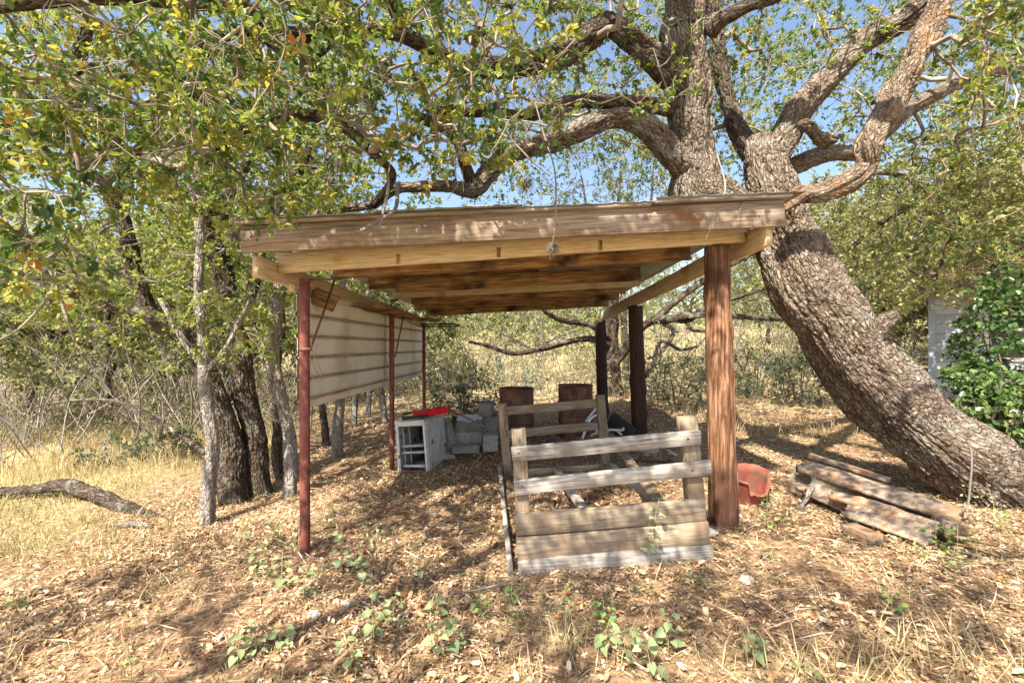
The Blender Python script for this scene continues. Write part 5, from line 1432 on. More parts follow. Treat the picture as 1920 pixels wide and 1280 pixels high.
# ------------------------------------------------------------------ background trees: prototypes, then copies
def proto_tree(kind, seed):
    r = np.random.default_rng(seed)
    t = empty('background_tree', 'proto', 'tree', (0, 0, 0))
    h = [4.6, 5.4, 4.0, 5.0][kind % 4]
    lean = r.normal(0, 0.25, 2)
    tr_ = np.array([[0, 0, -0.3, .11], [0.02, 0, .5, .085], [lean[0] * .4, lean[1] * .4, 1.3, .075], [lean[0], lean[1], 2.2, .065], [lean[0] * 1.5, lean[1] * 1.2, h * .66, .06]])
    ls = [bark_tube('trunk', tr_, M['bark_dark'], t, 0.09, plate=0.06, depth=0.008)[1]]
    for k in range(5):
        a = k * 1.257 + r.uniform(-.4, .4); z = r.uniform(1.0, 2.2)
        L = r.uniform(1.2, 2.1)
        c = np.array([lean[0] * z / 2.2, lean[1] * z / 2.2])
        l4 = np.array([[c[0], c[1], z, .07], [c[0] + math.cos(a) * L * .4, c[1] + math.sin(a) * L * .4, z + .45, .05], [c[0] + math.cos(a) * L * .8, c[1] + math.sin(a) * L * .8, z + .7 + r.uniform(-.3, .6), .035], [c[0] + math.cos(a + .2) * L * 1.1, c[1] + math.sin(a + .2) * L * 1.1, z + .9 + r.uniform(-.5, .9), .02]])
        ls.append(bark_tube('limb', l4, M['bark_dark'], t, 0.09, plate=0.06, depth=0.005)[1])
    n = [330, 360, 300, 340][kind % 4]
    u = unit(n) * (r.uniform(0.35, 1.0, (n, 1)) ** 0.5)
    a = u * np.array([2.3, 2.3, h * 0.40]) + np.array([lean[0], lean[1], h * 0.60])
    a = a[a[:, 2] > 0.45]
    cl = np.array([mnoise.noise((p[0] * 0.8, p[1] * 0.8, p[2] * 0.8 + seed)) for p in a])
    a = a[cl > -0.22]
    tw, lv = grow(ls, a, step=0.22, attach_r=0.2, subs=(4, 6), sub_len=(.18, .42), leaves_per=(8, 11), leaf_len=(0.065, 0.115), tint_mu=[.5, .65, .35, .55][kind % 4], bare=0.08)
    mesh_np('twigs', tw[0], tw[1], M['twig_dark'], t)['kind'] = 'stuff'
    leaves_to_objects(t, lv, M['leaf_far'], 'diamond', 0.6)
    return t
def copy_thing(src, loc, rz, sc, label, group):
    r = src.copy(); C.objects.link(r)
    r.location = loc; r.rotation_euler = (0, 0, rz); r.scale = (sc[0], sc[0], sc[1])
    r['label'] = label
    if group: r['group'] = group
    for ch in list(src.children):
        c = ch.copy(); C.objects.link(c); c.parent = r
    return r
protos = [proto_tree(k, 40 + k) for k in range(4)]
used = set()
def place_bg(lst, group, base_label):
    for (px, d, k, sc, lab) in lst:
        x = (px - 960) / FPX * d
        loc = (x, d, gz1(x, d))
        lab = lab or base_label
        rz = rng.uniform(0, 6.28); s = (sc * rng.uniform(.92, 1.1), sc * rng.uniform(.92, 1.08))
        if k not in used:
            used.add(k); o = protos[k]
            o.location = loc; o.rotation_euler = (0, 0, rz); o.scale = (s[0], s[0], s[1]); o['label'] = lab; o['group'] = group
        else:
            copy_thing(protos[k], loc, rz, s, lab, group)
place_bg([(-180, 9.5, 0, 1.1, 'tree cut by the left border, its boughs over the bare grey brush'), (60, 11.5, 1, 1.05, 'leafy tree above the left end of the straw field'), (200, 10.2, 2, 1.0, 'dark-stemmed tree behind the long bare branch in the straw field'), (330, 12.5, 3, 1.1, 'leafy tree behind the half bare green bush at left'),
          (430, 9.5, 0, .95, 'leafy tree right behind the two thick dark trunks'), (570, 12, 1, 1.1, 'tree seen between the wavy pale trunk and the near red post'), (690, 13, 2, 1.2, 'tree behind the cream siding, its crown above the carport roof'), (90, 17, 3, 1.3, 'taller tree far back above the straw field, left one'), (260, 19, 0, 1.4, 'taller tree far back behind the dark-stemmed tree'),
          (430, 18, 1, 1.4, 'distant tree glimpsed above the leaning dark limb'), (600, 20, 2, 1.5, 'distant tree glimpsed over the left end of the roof'), (-20, 24, 1, 1.6, 'most distant tree at the left border')],
         'trees in the thicket at left', 'tree')
place_bg([(770, 19, 3, 1.05, 'pale green tree right of the rear red post'), (850, 27, 0, 1.3, 'distant tree behind the bright yellow-green bush'), (930, 34, 1, 1.4, 'far tree on the slope above the left drum'), (1085, 25, 2, 1.1, 'tree on the slope above the right drum'), (1190, 33, 3, 1.3, 'far tree on the slope between the two dark poles'),
          (1290, 38, 0, 1.4, 'far tree on the slope between middle and front pole'), (1380, 44, 1, 1.5, 'farthest tree on the ridge right behind the front pole'), (730, 34, 1, 1.5, 'far tree seen at the rear edge of the cream siding'), (1010, 46, 2, 1.5, 'farthest tree on the ridge behind the small straight tree')],
         'trees on the slope behind the carport', 'tree')
place_bg([(1440, 26, 2, 1.2, 'distant tree left of the leaning oak trunk, over the grass slope'), (1520, 16, 3, 1.2, 'tree directly behind the middle of the leaning oak trunk'), (1590, 11.5, 0, 1.05, 'nearest tree behind the upper side of the leaning trunk'), (1680, 12.5, 1, 1.15, 'tree left of the white house corner'), (1560, 22, 1, 1.3, 'distant tree half hidden by the leaning oak trunk'),
          (1650, 19, 2, 1.3, 'distant tree seen over the oak stub'), (1850, 16, 3, 1.5, 'tree rising behind the white house roof'), (1990, 11.5, 0, 1.2, 'tree at the right border above the glossy shrub'), (2080, 9, 2, 1.15, 'tree cut by the right border beside the white house'), (1750, 24, 0, 1.6, 'most distant tree above the house corner'), (1770, 14.5, 3, 1.35, 'tree behind the drooping boughs above the house corner')],
         'trees behind the leaning oak', 'tree')

tree('hanging_oak', 'sunlit tree with drooping leafy boughs above the white house corner', [
    L4([(2120, 800, 8.2, .20), (2110, 640, 8.2, .16), (2080, 480, 8.0, .14), (2050, 330, 7.8, .12), (2000, 200, 7.6, .10)]),
    L4([(2060, 400, 7.9, .10), (1960, 350, 7.6, .08), (1850, 340, 7.4, .065), (1740, 370, 7.3, .05), (1650, 420, 7.2, .04), (1590, 470, 7.2, .025)]),
    L4([(1850, 340, 7.4, .05), (1800, 410, 7.2, .04), (1770, 480, 7.1, .03), (1750, 540, 7.0, .02)]),
    L4([(2080, 460, 8.0, .08), (1980, 440, 7.4, .06), (1900, 470, 7.2, .045), (1840, 520, 7.1, .03)]),
    L4([(1740, 370, 7.3, .04), (1690, 330, 7.2, .035), (1600, 330, 7.2, .03), (1530, 370, 7.2, .02)])],
    boxes([(1520, 1960, 330, 560, 6.4, 8.6, 300), (1640, 1960, 500, 575, 6.6, 8.0, 50), (1760, 2080, 180, 420, 5.6, 7.6, 330)]), P(2110, 760, 8.2), 'leaf_far', bark='bark_dark', plate=.05, depth=.008, step=.18, attach_r=.15, subs=(4, 6), sub_len=(.12, .32), leaves_per=(7, 10), leaf_len=(.05, .085), tint_mu=.72, form='diamond', wr=.55, bare=.05)  # last box: crown mass added to shade the house wall

# a far wood that reads as one mass
n = 16000
ang_ = rng.uniform(-1.15, 1.15, n); dd_ = rng.uniform(42, 75, n)
xx = np.sin(ang_) * dd_; yy = np.cos(ang_) * dd_
hh = np.array([2.8 + 2.2 * mnoise.noise((a * 0.16, b * 0.16, 2)) for a, b in zip(xx, yy)])
zz = gz(xx, yy) + rng.uniform(0, 1, n) * hh
V, F, k = leaf_mesh_arrays(np.stack([xx, yy, zz], 1), unit(n), unit(n), rng.uniform(.35, .7, n), 0.7, 'diamond')
o = mesh_np('far_wood', V, F, M['leaf_far'], tint=np.repeat(np.clip(rng.normal(.5, .2, n), 0, 1), k)); o['kind'] = 'stuff'

# ------------------------------------------------------------------ bushes
def bush(px, d, w, h, leaf, lab, n=70, ll=(.035, .06), mu=.4, bare=.1, twig='twig_dark', group=None, lpv=(6, 10), singles=0, wr=.6, form='diamond', name='bush', dz=0):
    x = (px - 960) / FPX * d
    b = np.array([x, d, gz1(x, d) + dz])
    t = empty(name, lab, 'bush', tuple(b), group)
    ls = []
    for k in range(6):
        a = k * 1.05 + rng.uniform(-.3, .3); s = rng.uniform(.3, .8)
        ls.append(catmull(np.array([[b[0] + .04 * math.cos(a), d + .04 * math.sin(a), b[2] - .08, .018], [b[0] + math.cos(a) * w * .2 * s, d + math.sin(a) * w * .2 * s, b[2] + h * .3, .013], [b[0] + math.cos(a) * w * .42 * s, d + math.sin(a) * w * .42 * s, b[2] + h * .6, .008]]), 0.08))
    Vs, Fs, vo = [], [], 0
    for l in ls:
        V, F = tube_np(l[:, :3], l[:, 3], 5, caps=False); Vs.append(V); Fs.append(F[0] + vo); vo += len(V)
    mesh_np('stems', np.concatenate(Vs) - b, [np.concatenate(Fs)], M[twig], t)
    u = unit(n) * (rng.uniform(.25, 1, (n, 1)) ** .5)
    a = u * np.array([w / 2, w / 2, h * .52]) + b + np.array([0, 0, h * .5])
    cl = np.array([mnoise.noise((p[0] * 2.2 / w, p[1] * 2.2 / w, p[2] * 2.2 / h)) for p in a])
    a = a[(cl > -.3) & (a[:, 2] > b[2] + .03)]
    tw, lv = grow(ls, a, step=.1, subs=(4, 6), sub_len=(.07 * w, .2 * w), leaves_per=lpv, leaf_len=ll, tint_mu=mu, bare=bare)
    mesh_np('twigs', tw[0] - b, tw[1], M[twig], t)['kind'] = 'stuff'
    leaves_to_objects(t, lv, M[leaf], form, wr, singles=singles, crown_name='foliage')
    return t
bush(868, 9.6, 1.7, .95, 'leaf_bush', 'dark green bush left of the nearer rusty drum', 120, mu=.35)
bush(820, 12.5, 1.8, 1.1, 'leaf_brush', 'greyish bush behind the dark bush left of the drums', 80, mu=.5, bare=.3, twig='twig_grey')
bush(1268, 8.8, 1.5, 1.15, 'leaf_bush', 'dark sparse bush between the middle and the front pole', 110, mu=.5, bare=.2)
bush(1215, 10.2, 1.3, .9, 'leaf_brush', 'dry brownish bush just right of the middle pole', 60, mu=.4, bare=.4, twig='twig_grey')
bush(1420, 10.0, 1.5, 1.1, 'leaf_bush', 'green bush right of the front red pole', 100, mu=.6, bare=.15)
bush(1500, 8.8, 1.3, 1.15, 'leaf_bush', 'bluish green bush left of the leaning oak trunk', 100, mu=.45, bare=.1)
bush(1345, 13, 1.8, 1.2, 'leaf_brush', 'pale grey-green bush behind the front red pole', 80, mu=.5, bare=.2)
bush(1540, 13.5, 2.0, 1.3, 'leaf_brush', 'dry bush beyond the grass behind the leaning oak', 70, mu=.6, bare=.3, twig='twig_grey')
bush(1690, 9.5, 1.0, 1.9, 'leaf_brush', 'tall bare twiggy shrub left of the white house corner', 60, mu=.6, bare=.75, twig='twig_grey')
bush(700, 11.5, 1.6, .9, 'leaf_brush', 'straw coloured bush seen below the far end of the siding', 60, mu=.7, bare=.3, twig='twig_grey')
bush(150, 10.8, 2.2, 1.2, 'leaf_brush', 'grey leafless brush at the back of the straw field', 70, mu=.4, bare=.75, twig='twig_grey')
bush(20, 11.2, 2.2, 1.35, 'leaf_brush', 'bare grey brush at the left border of the straw field', 80, mu=.4, bare=.8, twig='twig_grey')
bush(290, 9.2, 1.7, 1.1, 'leaf_bush', 'half bare green bush left of the pale slim trunk', 90, mu=.7, bare=.4, twig='twig_grey')
bush(325, 7.0, 1.1, .42, 'leaf_bush', 'low dark bush in shade behind the pale slim trunk', 70, mu=.5, bare=.3)
bush(210, 6.9, 1.0, .36, 'leaf_bush', 'low twiggy bush behind the fallen limb', 60, mu=.7, bare=.3, twig='twig_grey')
bush(940, 20, 2.6, 1.4, 'leaf_brush', 'pale bush on the slope above the nearer drum', 70, (.06, .1), mu=.6, bare=.1)
bush(840, 16, 2.4, 1.6, 'leaf_far', 'bright yellow-green bush behind the rear red post', 120, (.06, .1), mu=.95, bare=.05)
bush(1120, 17, 2.4, 1.2, 'leaf_brush', 'pale dry bush behind the rear pole', 70, (.06, .1), mu=.5, bare=.2)
# glossy shrub at the right border, its big leaves single
bush(1905, 5.3, 1.15, 2.2, 'leaf_shrub', 'tall glossy bright green shrub at the right edge before the white house', 125, (.055, .09), mu=.45, bare=.03, lpv=(5, 8), singles=200, wr=.62, form='oval', name='green_shrub')
bush(1850, 4.95, .95, 1.12, 'leaf_shrub', 'lower glossy shrub with lighter leaves below the white house window', 80, (.055, .085), mu=.75, bare=.03, lpv=(5, 8), singles=140, wr=.62, form='oval', name='green_shrub')
bush(1935, 4.9, 1.0, 0.85, 'leaf_bush', 'low yellowish bush behind the base of the oak trunk', 60, (.04, .06), mu=.9, bare=.1)

# prickly pears
pad_bm = bmesh.new(); bmesh.ops.create_uvsphere(pad_bm, u_segments=14, v_segments=9, radius=1)
for v in pad_bm.verts: v.co = Vector((v.co.x * .5 * (0.75 + 0.25 * (v.co.z + 1) / 2), v.co.y * .10, v.co.z * .5 + .5))
pad_me = bpy.data.meshes.new('pad'); pad_bm.to_mesh(pad_me); pad_bm.free(); pad_me.materials.append(M['cactus'])
def cactus(px, d, s, lab, n, seed):
    r = random.Random(seed)
    x = (px - 960) / FPX * d
    t = empty('prickly_pear', lab, 'cactus', (x, d, gz1(x, d) - .03))
    spots = []
    for k in range(n):
        o = bpy.data.objects.new('pad', pad_me); C.objects.link(o); o.parent = t
        if k < n // 2 or not spots:
            b = (r.uniform(-.35, .35) * s, r.uniform(-.15, .15) * s, 0)
        else:
            q = r.choice(spots); b = (q[0] + r.uniform(-.12, .12) * s, q[1] + .01 * k, q[2] + .30 * s * .9)
        spots.append(b)
        o.location = b; o.rotation_euler = (r.uniform(-.3, .3), r.uniform(-.5, .5), r.uniform(-.9, .9)); o.scale = (.32 * s, .35 * s, .36 * s)
cactus(992, 12.0, .75, 'prickly pear beside the small straight tree between the drums', 9, 4)
cactus(1452, 14.0, .9, 'prickly pear on the grass slope right of the front pole', 12, 8)
cactus(936, 14.5, .75, 'prickly pear on the dry grass above the left drum', 8, 12)

# undergrowth nobody could count: low leafy and twiggy brush behind
def undergrowth(n_clump, xr, dr, hr, per, mat, ll, name, keep=None, tw=0, mu=.5):
    dd = dr[0] + (dr[1] - dr[0]) * rng.uniform(0, 1, n_clump) ** 1.5
    xx = rng.uniform(xr[0], xr[1], n_clump) / FPX * dd
    pt = np.array([mnoise.noise((a * .35, b * .35, 12)) for a, b in zip(xx, dd)])
    k = (pt > -.12) & ~((np.abs(xx) < 2.3) & (dd < 9.6)) & ~((xx > hx - .6) & (dd > hy - .5) & (dd < hy + 6))
    xx, dd = xx[k], dd[k]; m = len(xx)
    h = rng.uniform(hr[0], hr[1], m); w = rng.uniform(.25, .7, m); tn = rng.normal(mu, .18, m)
    c = np.repeat(np.stack([xx, dd, gz(xx, dd)], 1), per, axis=0)
    u = unit(m * per) * (rng.uniform(.1, 1, (m * per, 1)) ** .5)
    hp = np.repeat(h, per); wp = np.repeat(w, per)
    p = c + u * np.stack([wp, wp, hp * .5], 1) + np.stack([0 * hp, 0 * hp, hp * .5], 1)
    sc = np.clip(p[:, 1] / 10, .8, 2.0)
    V, F, kk = leaf_mesh_arrays(p, unit(len(p)), nrm(unit(len(p)) * .7 + [0, 0, .6]), rng.uniform(ll[0], ll[1], len(p)) * sc, .55, 'diamond')
    o = mesh_np(name, V, F, M[mat], tint=np.repeat(np.clip(np.repeat(tn, per) + rng.normal(0, .12, len(p)), 0, 1), kk)); o['kind'] = 'stuff'
    if tw:
        q = rng.integers(0, m, tw)
        a = np.stack([xx[q], dd[q], gz(xx[q], dd[q])], 1) + np.stack([rng.normal(0, .2, tw), rng.normal(0, .2, tw), 0 * q], 1)
        e = a + np.stack([rng.normal(0, .35, tw), rng.normal(0, .35, tw), h[q] * rng.uniform(.5, 1.3, tw)], 1)
        mid = (a + e) / 2 + rng.normal(0, .06, (tw, 3))
        Vs, Fs, vo = [], [], 0
        for i in range(tw):
            r_ = rng.uniform(.004, .010)
            V, F = tube_np(np.stack([a[i], mid[i], e[i]]), [r_, r_ * .8, r_ * .3], 3, caps=False)
            Vs.append(V); Fs.append(F[0] + vo); vo += len(V)
        o = mesh_np('brush_twigs', np.concatenate(Vs), [np.concatenate(Fs)], M['twig_grey']); o['kind'] = 'stuff'
undergrowth(330, (-1100, -250), (9.0, 26), (.4, 1.4), 90, 'leaf_brush', (.035, .06), 'undergrowth', tw=1500, mu=.6)
undergrowth(150, (-1100, -250), (10.5, 24), (.5, 2.0), 80, 'leaf_far', (.04, .07), 'undergrowth', tw=500, mu=.5)
undergrowth(580, (-260, 1150), (10.2, 40), (.4, 1.6), 80, 'leaf_brush', (.04, .07), 'undergrowth', tw=1200, mu=.55)
undergrowth(220, (-260, 1150), (11, 40), (.5, 2.0), 80, 'leaf_far', (.04, .07), 'undergrowth', tw=200, mu=.6)

def thicket(n, xr, dr, hr, rr_, name):
    dd = rng.uniform(dr[0], dr[1], n); xx = rng.uniform(xr[0], xr[1], n) / FPX * dd; h = rng.uniform(hr[0], hr[1], n)
    zz = gz(xx, dd); Vs, Fs, vo = [], [], 0
    for i in range(n):
        a = np.array([xx[i], dd[i], zz[i] - .05]); ln = rng.normal(0, .28, 2) * h[i]
        for b in range(int(rng.integers(2, 5))):
            l2 = ln + rng.normal(0, .25, 2) * h[i]; s = rng.uniform(.2, .5) if b else 0
            st = a + np.array([ln[0] * s, ln[1] * s, h[i] * s]); e = a + np.array([l2[0], l2[1], h[i] * rng.uniform(.7, 1.05)])
            c = catmull(np.stack([st, st * .65 + e * .35 + rng.normal(0, .06, 3) * h[i] * .5, st * .3 + e * .7 + rng.normal(0, .06, 3) * h[i] * .5, e]), .35)
            r_ = rng.uniform(*rr_) * (1 if not b else .6)
            V, F = tube_np(c, np.linspace(r_, r_ * .25, len(c)), 4, caps=False); Vs.append(V); Fs.append(F[0] + vo); vo += len(V)
    o = mesh_np(name, np.concatenate(Vs), [np.concatenate(Fs)], M['twig_grey'], smooth=True); o['kind'] = 'stuff'
thicket(150, (-1000, -330), (7.5, 16), (1.2, 3.6), (.008, .024), 'thicket_stems')
thicket(60, (-330, 100), (11, 20), (1.0, 3.0), (.008, .022), 'thicket_stems')
thicket(70, (230, 760), (9.5, 18), (1.0, 3.0), (.008, .022), 'thicket_stems')

# ------------------------------------------------------------------ leaf litter and grass
def ground_pts(n, x_of, dmin, dmax, power):
    d = (rng.uniform(0, 1, n) ** power) * (dmax - dmin) + dmin
    x = rng.uniform(-1.22, 1.22, n) * d
    return x, d
def fast_gz(x, y):
    ix = np.clip(np.searchsorted(xs, x) - 1, 0, nx - 2); iy = np.clip(np.searchsorted(ys, y) - 1, 0, ny - 2)
    tx = (x - xs[ix]) / (xs[ix + 1] - xs[ix]); ty = (y - ys[iy]) / (ys[iy + 1] - ys[iy])
    return (gzv[iy, ix] * (1 - tx) + gzv[iy, ix + 1] * tx) * (1 - ty) + (gzv[iy + 1, ix] * (1 - tx) + gzv[iy + 1, ix + 1] * tx) * ty
def litter(n, dmin, dmax, power, l0, l1, form, name):
    x, y = ground_pts(n, None, dmin, dmax, power)
    w = np.clip((x + 4.6) / 1.4 + np.clip((4.2 - y) / 1.5, 0, 9), 0.12, 1)      # thinner in the grass at left
    pk = np.array([mnoise.noise((p * .9, q * .9, 21)) + .6 * mnoise.noise((p * 3.1, q * 3.1, 22)) for p, q in zip(x, y)])
    k = rng.random(n) < w * np.clip(.78 + pk * 1.2, .12, 1)
    x, y, pk = x[k], y[k], pk[k]; n = len(x)
    z = fast_gz(x, y) + rng.uniform(0.0, 0.022, n) + np.clip(pk, 0, 1) * rng.uniform(0, .03, n)
    a = rng.uniform(0, 6.283, n)
    d = np.stack([np.cos(a), np.sin(a), rng.normal(0, .28, n)], 1)
    nn = nrm(np.stack([rng.normal(0, .65, n), rng.normal(0, .65, n), np.ones(n)], 1))
    patch = np.array([mnoise.noise((p * 1.3, q * 1.3, 5)) for p, q in zip(x, y)])
    t = np.clip(rng.normal(.52, .25, n) + patch * .18, 0, 1)
    V, F, kk = leaf_mesh_arrays(np.stack([x, y, z], 1), d, nn, rng.uniform(l0, l1, n), 0.5, form, 0.16)
    o = mesh_np(name, V, F, M['litter'], tint=np.repeat(t, kk)); o['kind'] = 'stuff'
litter(66000, 1.7, 5.4, 0.62, .013, .034, 'curl', 'leaf_litter')
litter(5200, 1.7, 4.6, 0.7, .036, .062, 'curl', 'leaf_litter')
litter(64000, 1.7, 5.6, 0.62, .008, .024, 'diamond', 'leaf_litter')
litter(36000, 4.8, 11.0, 0.75, .035, .065, 'diamond', 'leaf_litter')

def blades(x, y, h, w, lean, mat, tint, name, zoff=0.0, stuff=True, parent=None):
    n = len(x)
    z = fast_gz(x, y) - 0.01 + zoff
    a = rng.uniform(0, 6.283, n); b = rng.uniform(0, 6.283, n)
    p = np.stack([x, y, z], 1)
    s = np.stack([np.cos(a), np.sin(a), np.zeros(n)], 1) * (w / 2)[:, None]
    l = np.stack([np.cos(b), np.sin(b), np.zeros(n)], 1) * lean[:, None]
    m = p + l * 0.35 * h[:, None] + np.array([0, 0, 1]) * (h * .6)[:, None]
    e = p + l * h[:, None] + np.array([0, 0, 1]) * (h * np.clip(1 - lean * .35, .25, 1))[:, None]
    V = np.stack([p - s, p + s, m + s * .8, m - s * .8, e], 1).reshape(-1, 3)
    i = (np.arange(n) * 5)[:, None]
    F = [i + np.array([[0, 1, 2, 3]]), i + np.array([[3, 2, 4]])]
    o = mesh_np(name, V if parent is None else V - np.array(parent.location), F, mat, parent, tint=np.repeat(tint, 5))
    if stuff: o['kind'] = 'stuff'
    return o
# the golden field at left and the slope behind
n = 50000
x, y = rng.uniform(-1.6, 1.4, n), 6.0 + 34 * rng.uniform(0, 1, n) ** 1.7
x = x * y
k = ((x < -3.2) | (y > 9.5) | ((x > 2.6) & (y > 6.3))) & ~((x > hx - .2) & (y > hy - 4) & (y < hy + 9))
pt = np.array([mnoise.noise((a * .5, b * .5, 8)) for a, b in zip(x, y)])
k &= rng.random(n) < np.clip(.62 + pt * 1.3, .05, 1)
x, y, pt = x[k], y[k], pt[k]; n = len(x)
sc_ = np.clip(y / 12, .7, 2.2)
blades(x, y, rng.uniform(.14, .42, n) * np.clip(sc_, .7, 1.3), rng.uniform(.006, .012, n) * sc_, rng.uniform(.1, .8, n), M['grass_dry'], np.clip(rng.normal(.45, .22, n) + pt * .3, 0, 1), 'dry_grass')
n = 9000
x, y = rng.uniform(-12, -4.5, n), rng.uniform(6.2, 11.5, n)
pt = np.array([mnoise.noise((a * .7, b * .7, 31)) for a, b in zip(x, y)])
k = (rng.random(n) < np.clip(.6 + pt, .1, 1)) & (x > -1.5 * y)
x, y, pt = x[k], y[k], pt[k]; n = len(x)
blades(x, y, rng.uniform(.16, .45, n), rng.uniform(.006, .011, n), rng.uniform(.1, .8, n), M['grass_dry'], np.clip(rng.normal(.4, .2, n) + pt * .3, 0, .95), 'dry_grass')
# shorter mixed grass at the left, about the fallen limb
n = 16000
x, y = rng.uniform(-7.5, -2.9, n), rng.uniform(3.4, 8.5, n)
pt = np.array([mnoise.noise((a * .9, b * .9, 3)) for a, b in zip(x, y)])
k = (rng.random(n) < np.clip(.5 + pt * 1.4, .03, 1) * np.clip((-x - 2.7) / 1.2, 0, 1)) & (x > -1.25 * y)
x, y, pt = x[k], y[k], pt[k]; n = len(x)
blades(x, y, rng.uniform(.05, .20, n), rng.uniform(.004, .008, n), rng.uniform(.3, 1.4, n), M['grass_mix'], np.clip(rng.normal(.55, .28, n) - pt * .5, 0, 1), 'field_grass')
# thin dry blades and straws in the litter, thicker at the lower right
n = 9000
y = 1.7 + 4.2 * rng.uniform(0, 1, n) ** 1.2; x = rng.uniform(-1.2, 1.2, n) * y
k = rng.random(n) < np.clip(.32 + .30 * ((x > .2) & (y < 3.0)), 0, 1)
x, y = x[k], y[k]; n = len(x)
blades(x, y, rng.uniform(.03, .15, n), rng.uniform(.0014, .0032, n), rng.uniform(.6, 2.6, n), M['grass_dry'], np.clip(rng.normal(.6, .2, n), 0, .97), 'straw')

def straws(n, dmin, dmax, name, mat, l0, l1, r0, r1):
    x, y = ground_pts(n, None, dmin, dmax, .7)
    z = fast_gz(x, y) + rng.uniform(.004, .03, n)
    a = rng.uniform(0, 6.283, n)
    V, F, kk = leaf_mesh_arrays(np.stack([x, y, z], 1), np.stack([np.cos(a), np.sin(a), rng.normal(.02, .16, n)], 1), nrm(np.stack([rng.normal(0, .5, n), rng.normal(0, .5, n), np.ones(n)], 1)), rng.uniform(l0, l1, n), 1.0, 'diamond')
    V = V.reshape(n, 4, 3); c = (V[:, 1] + V[:, 3]) / 2; w = rng.uniform(r0, r1, n)[:, None]
    s = nrm(V[:, 1] - V[:, 3]); V[:, 1] = c + s * w; V[:, 3] = c - s * w
    o = mesh_np(name, V.reshape(-1, 3), F, M[mat], tint=np.repeat(np.clip(rng.normal(.55, .25, n), 0, .97), kk)); o['kind'] = 'stuff'
straws(34000, 1.7, 6.5, 'straw', 'grass_dry', .03, .14, .0008, .002)
straws(2600, 1.7, 5.5, 'twig_litter', 'litter', .10, .32, .0016, .0042)
straws(9000, 1.7, 6.5, 'leaf_litter', 'litter', .04, .16, .001, .003)

def ground_at(px, py):
    ds = np.linspace(1.6, 14, 1200)
    zr = CAMH + (640 - py) / FPX * ds
    g = fast_gz((px - 960) / FPX * ds, ds)
    i = np.argmax(zr < g)
    return np.array([(px - 960) / FPX * ds[i], ds[i], g[i]])
def tuft(px, py, h, n, lab, mat='grass_dry', mu=.6, spread=.05):
    p = ground_at(px, py)
    t = empty('grass_tuft', lab, 'grass tuft', tuple(p), 'grass tufts')
    if py > 1230: n = int(n * .5); spread *= 1.7
    x = p[0] + rng.normal(0, spread, n); y = p[1] + rng.normal(0, spread, n)
    blades(x, y, rng.uniform(.35, 1, n) * h, rng.uniform(.003, .006, n), rng.uniform(.15, 1.1, n), M[mat], np.clip(rng.normal(mu, .18, n), 0, 1), 'blades', parent=t)
for a in [(1500, 1268, .30, 60, 'dry straw tuft at the lower right, in the middle of three'), (1690, 1255, .34, 60, 'dry straw tuft at the lower right below the long stick'), (1830, 1262, .38, 70, 'tall dry straw tuft in the lower right corner'), (1390, 1255, .25, 40, 'green-yellow grass tuft left of the straw tufts', 'grass_mix', .8),
          (1590, 1275, .28, 50, 'yellowish grass tuft at the bottom edge between straw tufts', 'grass_mix', .9), (1060, 1215, .28, 50, 'dry pale tuft before the bed frame at the bottom'), (970, 1265, .16, 60, 'flattened dry tuft at the bottom edge, middle'), (20, 1240, .34, 40, 'yellow grass tuft in the lower left corner', 'grass_dry', .5),
          (230, 1255, .22, 40, 'dry tuft at the bottom left near the yellow one'), (165, 980, .22, 70, 'green-tipped grass tuft below the fallen limb', 'grass_mix', .35, .12), (60, 1040, .22, 80, 'olive grass tuft at the left edge below the fallen limb', 'grass_mix', .3, .15), (340, 905, .2, 60, 'shaded grass tuft left of the slim pale trunk', 'grass_mix', .5, .1),
          (1560, 825, .28, 90, 'yellow grass tuft behind the rotten log beside the oak', 'grass_mix', .6, .2), (1460, 800, .22, 90, 'grass tuft in half shade right of the front pole', 'grass_mix', .4, .25)]:
    tuft(*a)

# ------------------------------------------------------------------ weeds: each a thing with a stem and single leaves
def heart_leaf(mat, tint_bin):
    key = (mat.name, 'heart', tint_bin)
    if key in leaf_protos: return leaf_protos[key]
    out = [(0, 0), (-.10, .22), (-.04, .42), (.16, .48), (.42, .40), (.70, .22), (1, 0)]
    V = [(x, 0, -.12 * x * x) for x in (0, .2, .45, .7, 1)]
    V = [(0, 0, 0), (.16, 0, .0), (.42, 0, -.02), (.70, 0, -.07), (1, 0, -.16)]
    for s in (1, -1):
        V += [(-.10, .22 * s, .05), (-.02, .42 * s, .06), (.18, .48 * s, .07), (.44, .38 * s, .04), (.72, .20 * s, -.03)]
    F = []
    for b, s in ((5, 1), (10, -1)):
        q = [(0, 1, b + 1, b), (1, b + 2, b + 1), (1, 2, b + 3, b + 2), (2, 3, b + 4, b + 3), (3, 4, b + 4)]
        F += [f if s > 0 else f[::-1] for f in q]
    me = bpy.data.meshes.new('leaf'); me.from_pydata(V, [], F)
    at = me.attributes.new('tint', 'FLOAT', 'POINT'); at.data.foreach_set('value', np.full(len(V), tint_bin, dtype=np.float32))
    me.polygons.foreach_set('use_smooth', np.ones(len(F), dtype=bool))
    me.materials.append(mat); leaf_protos[key] = me
    return me
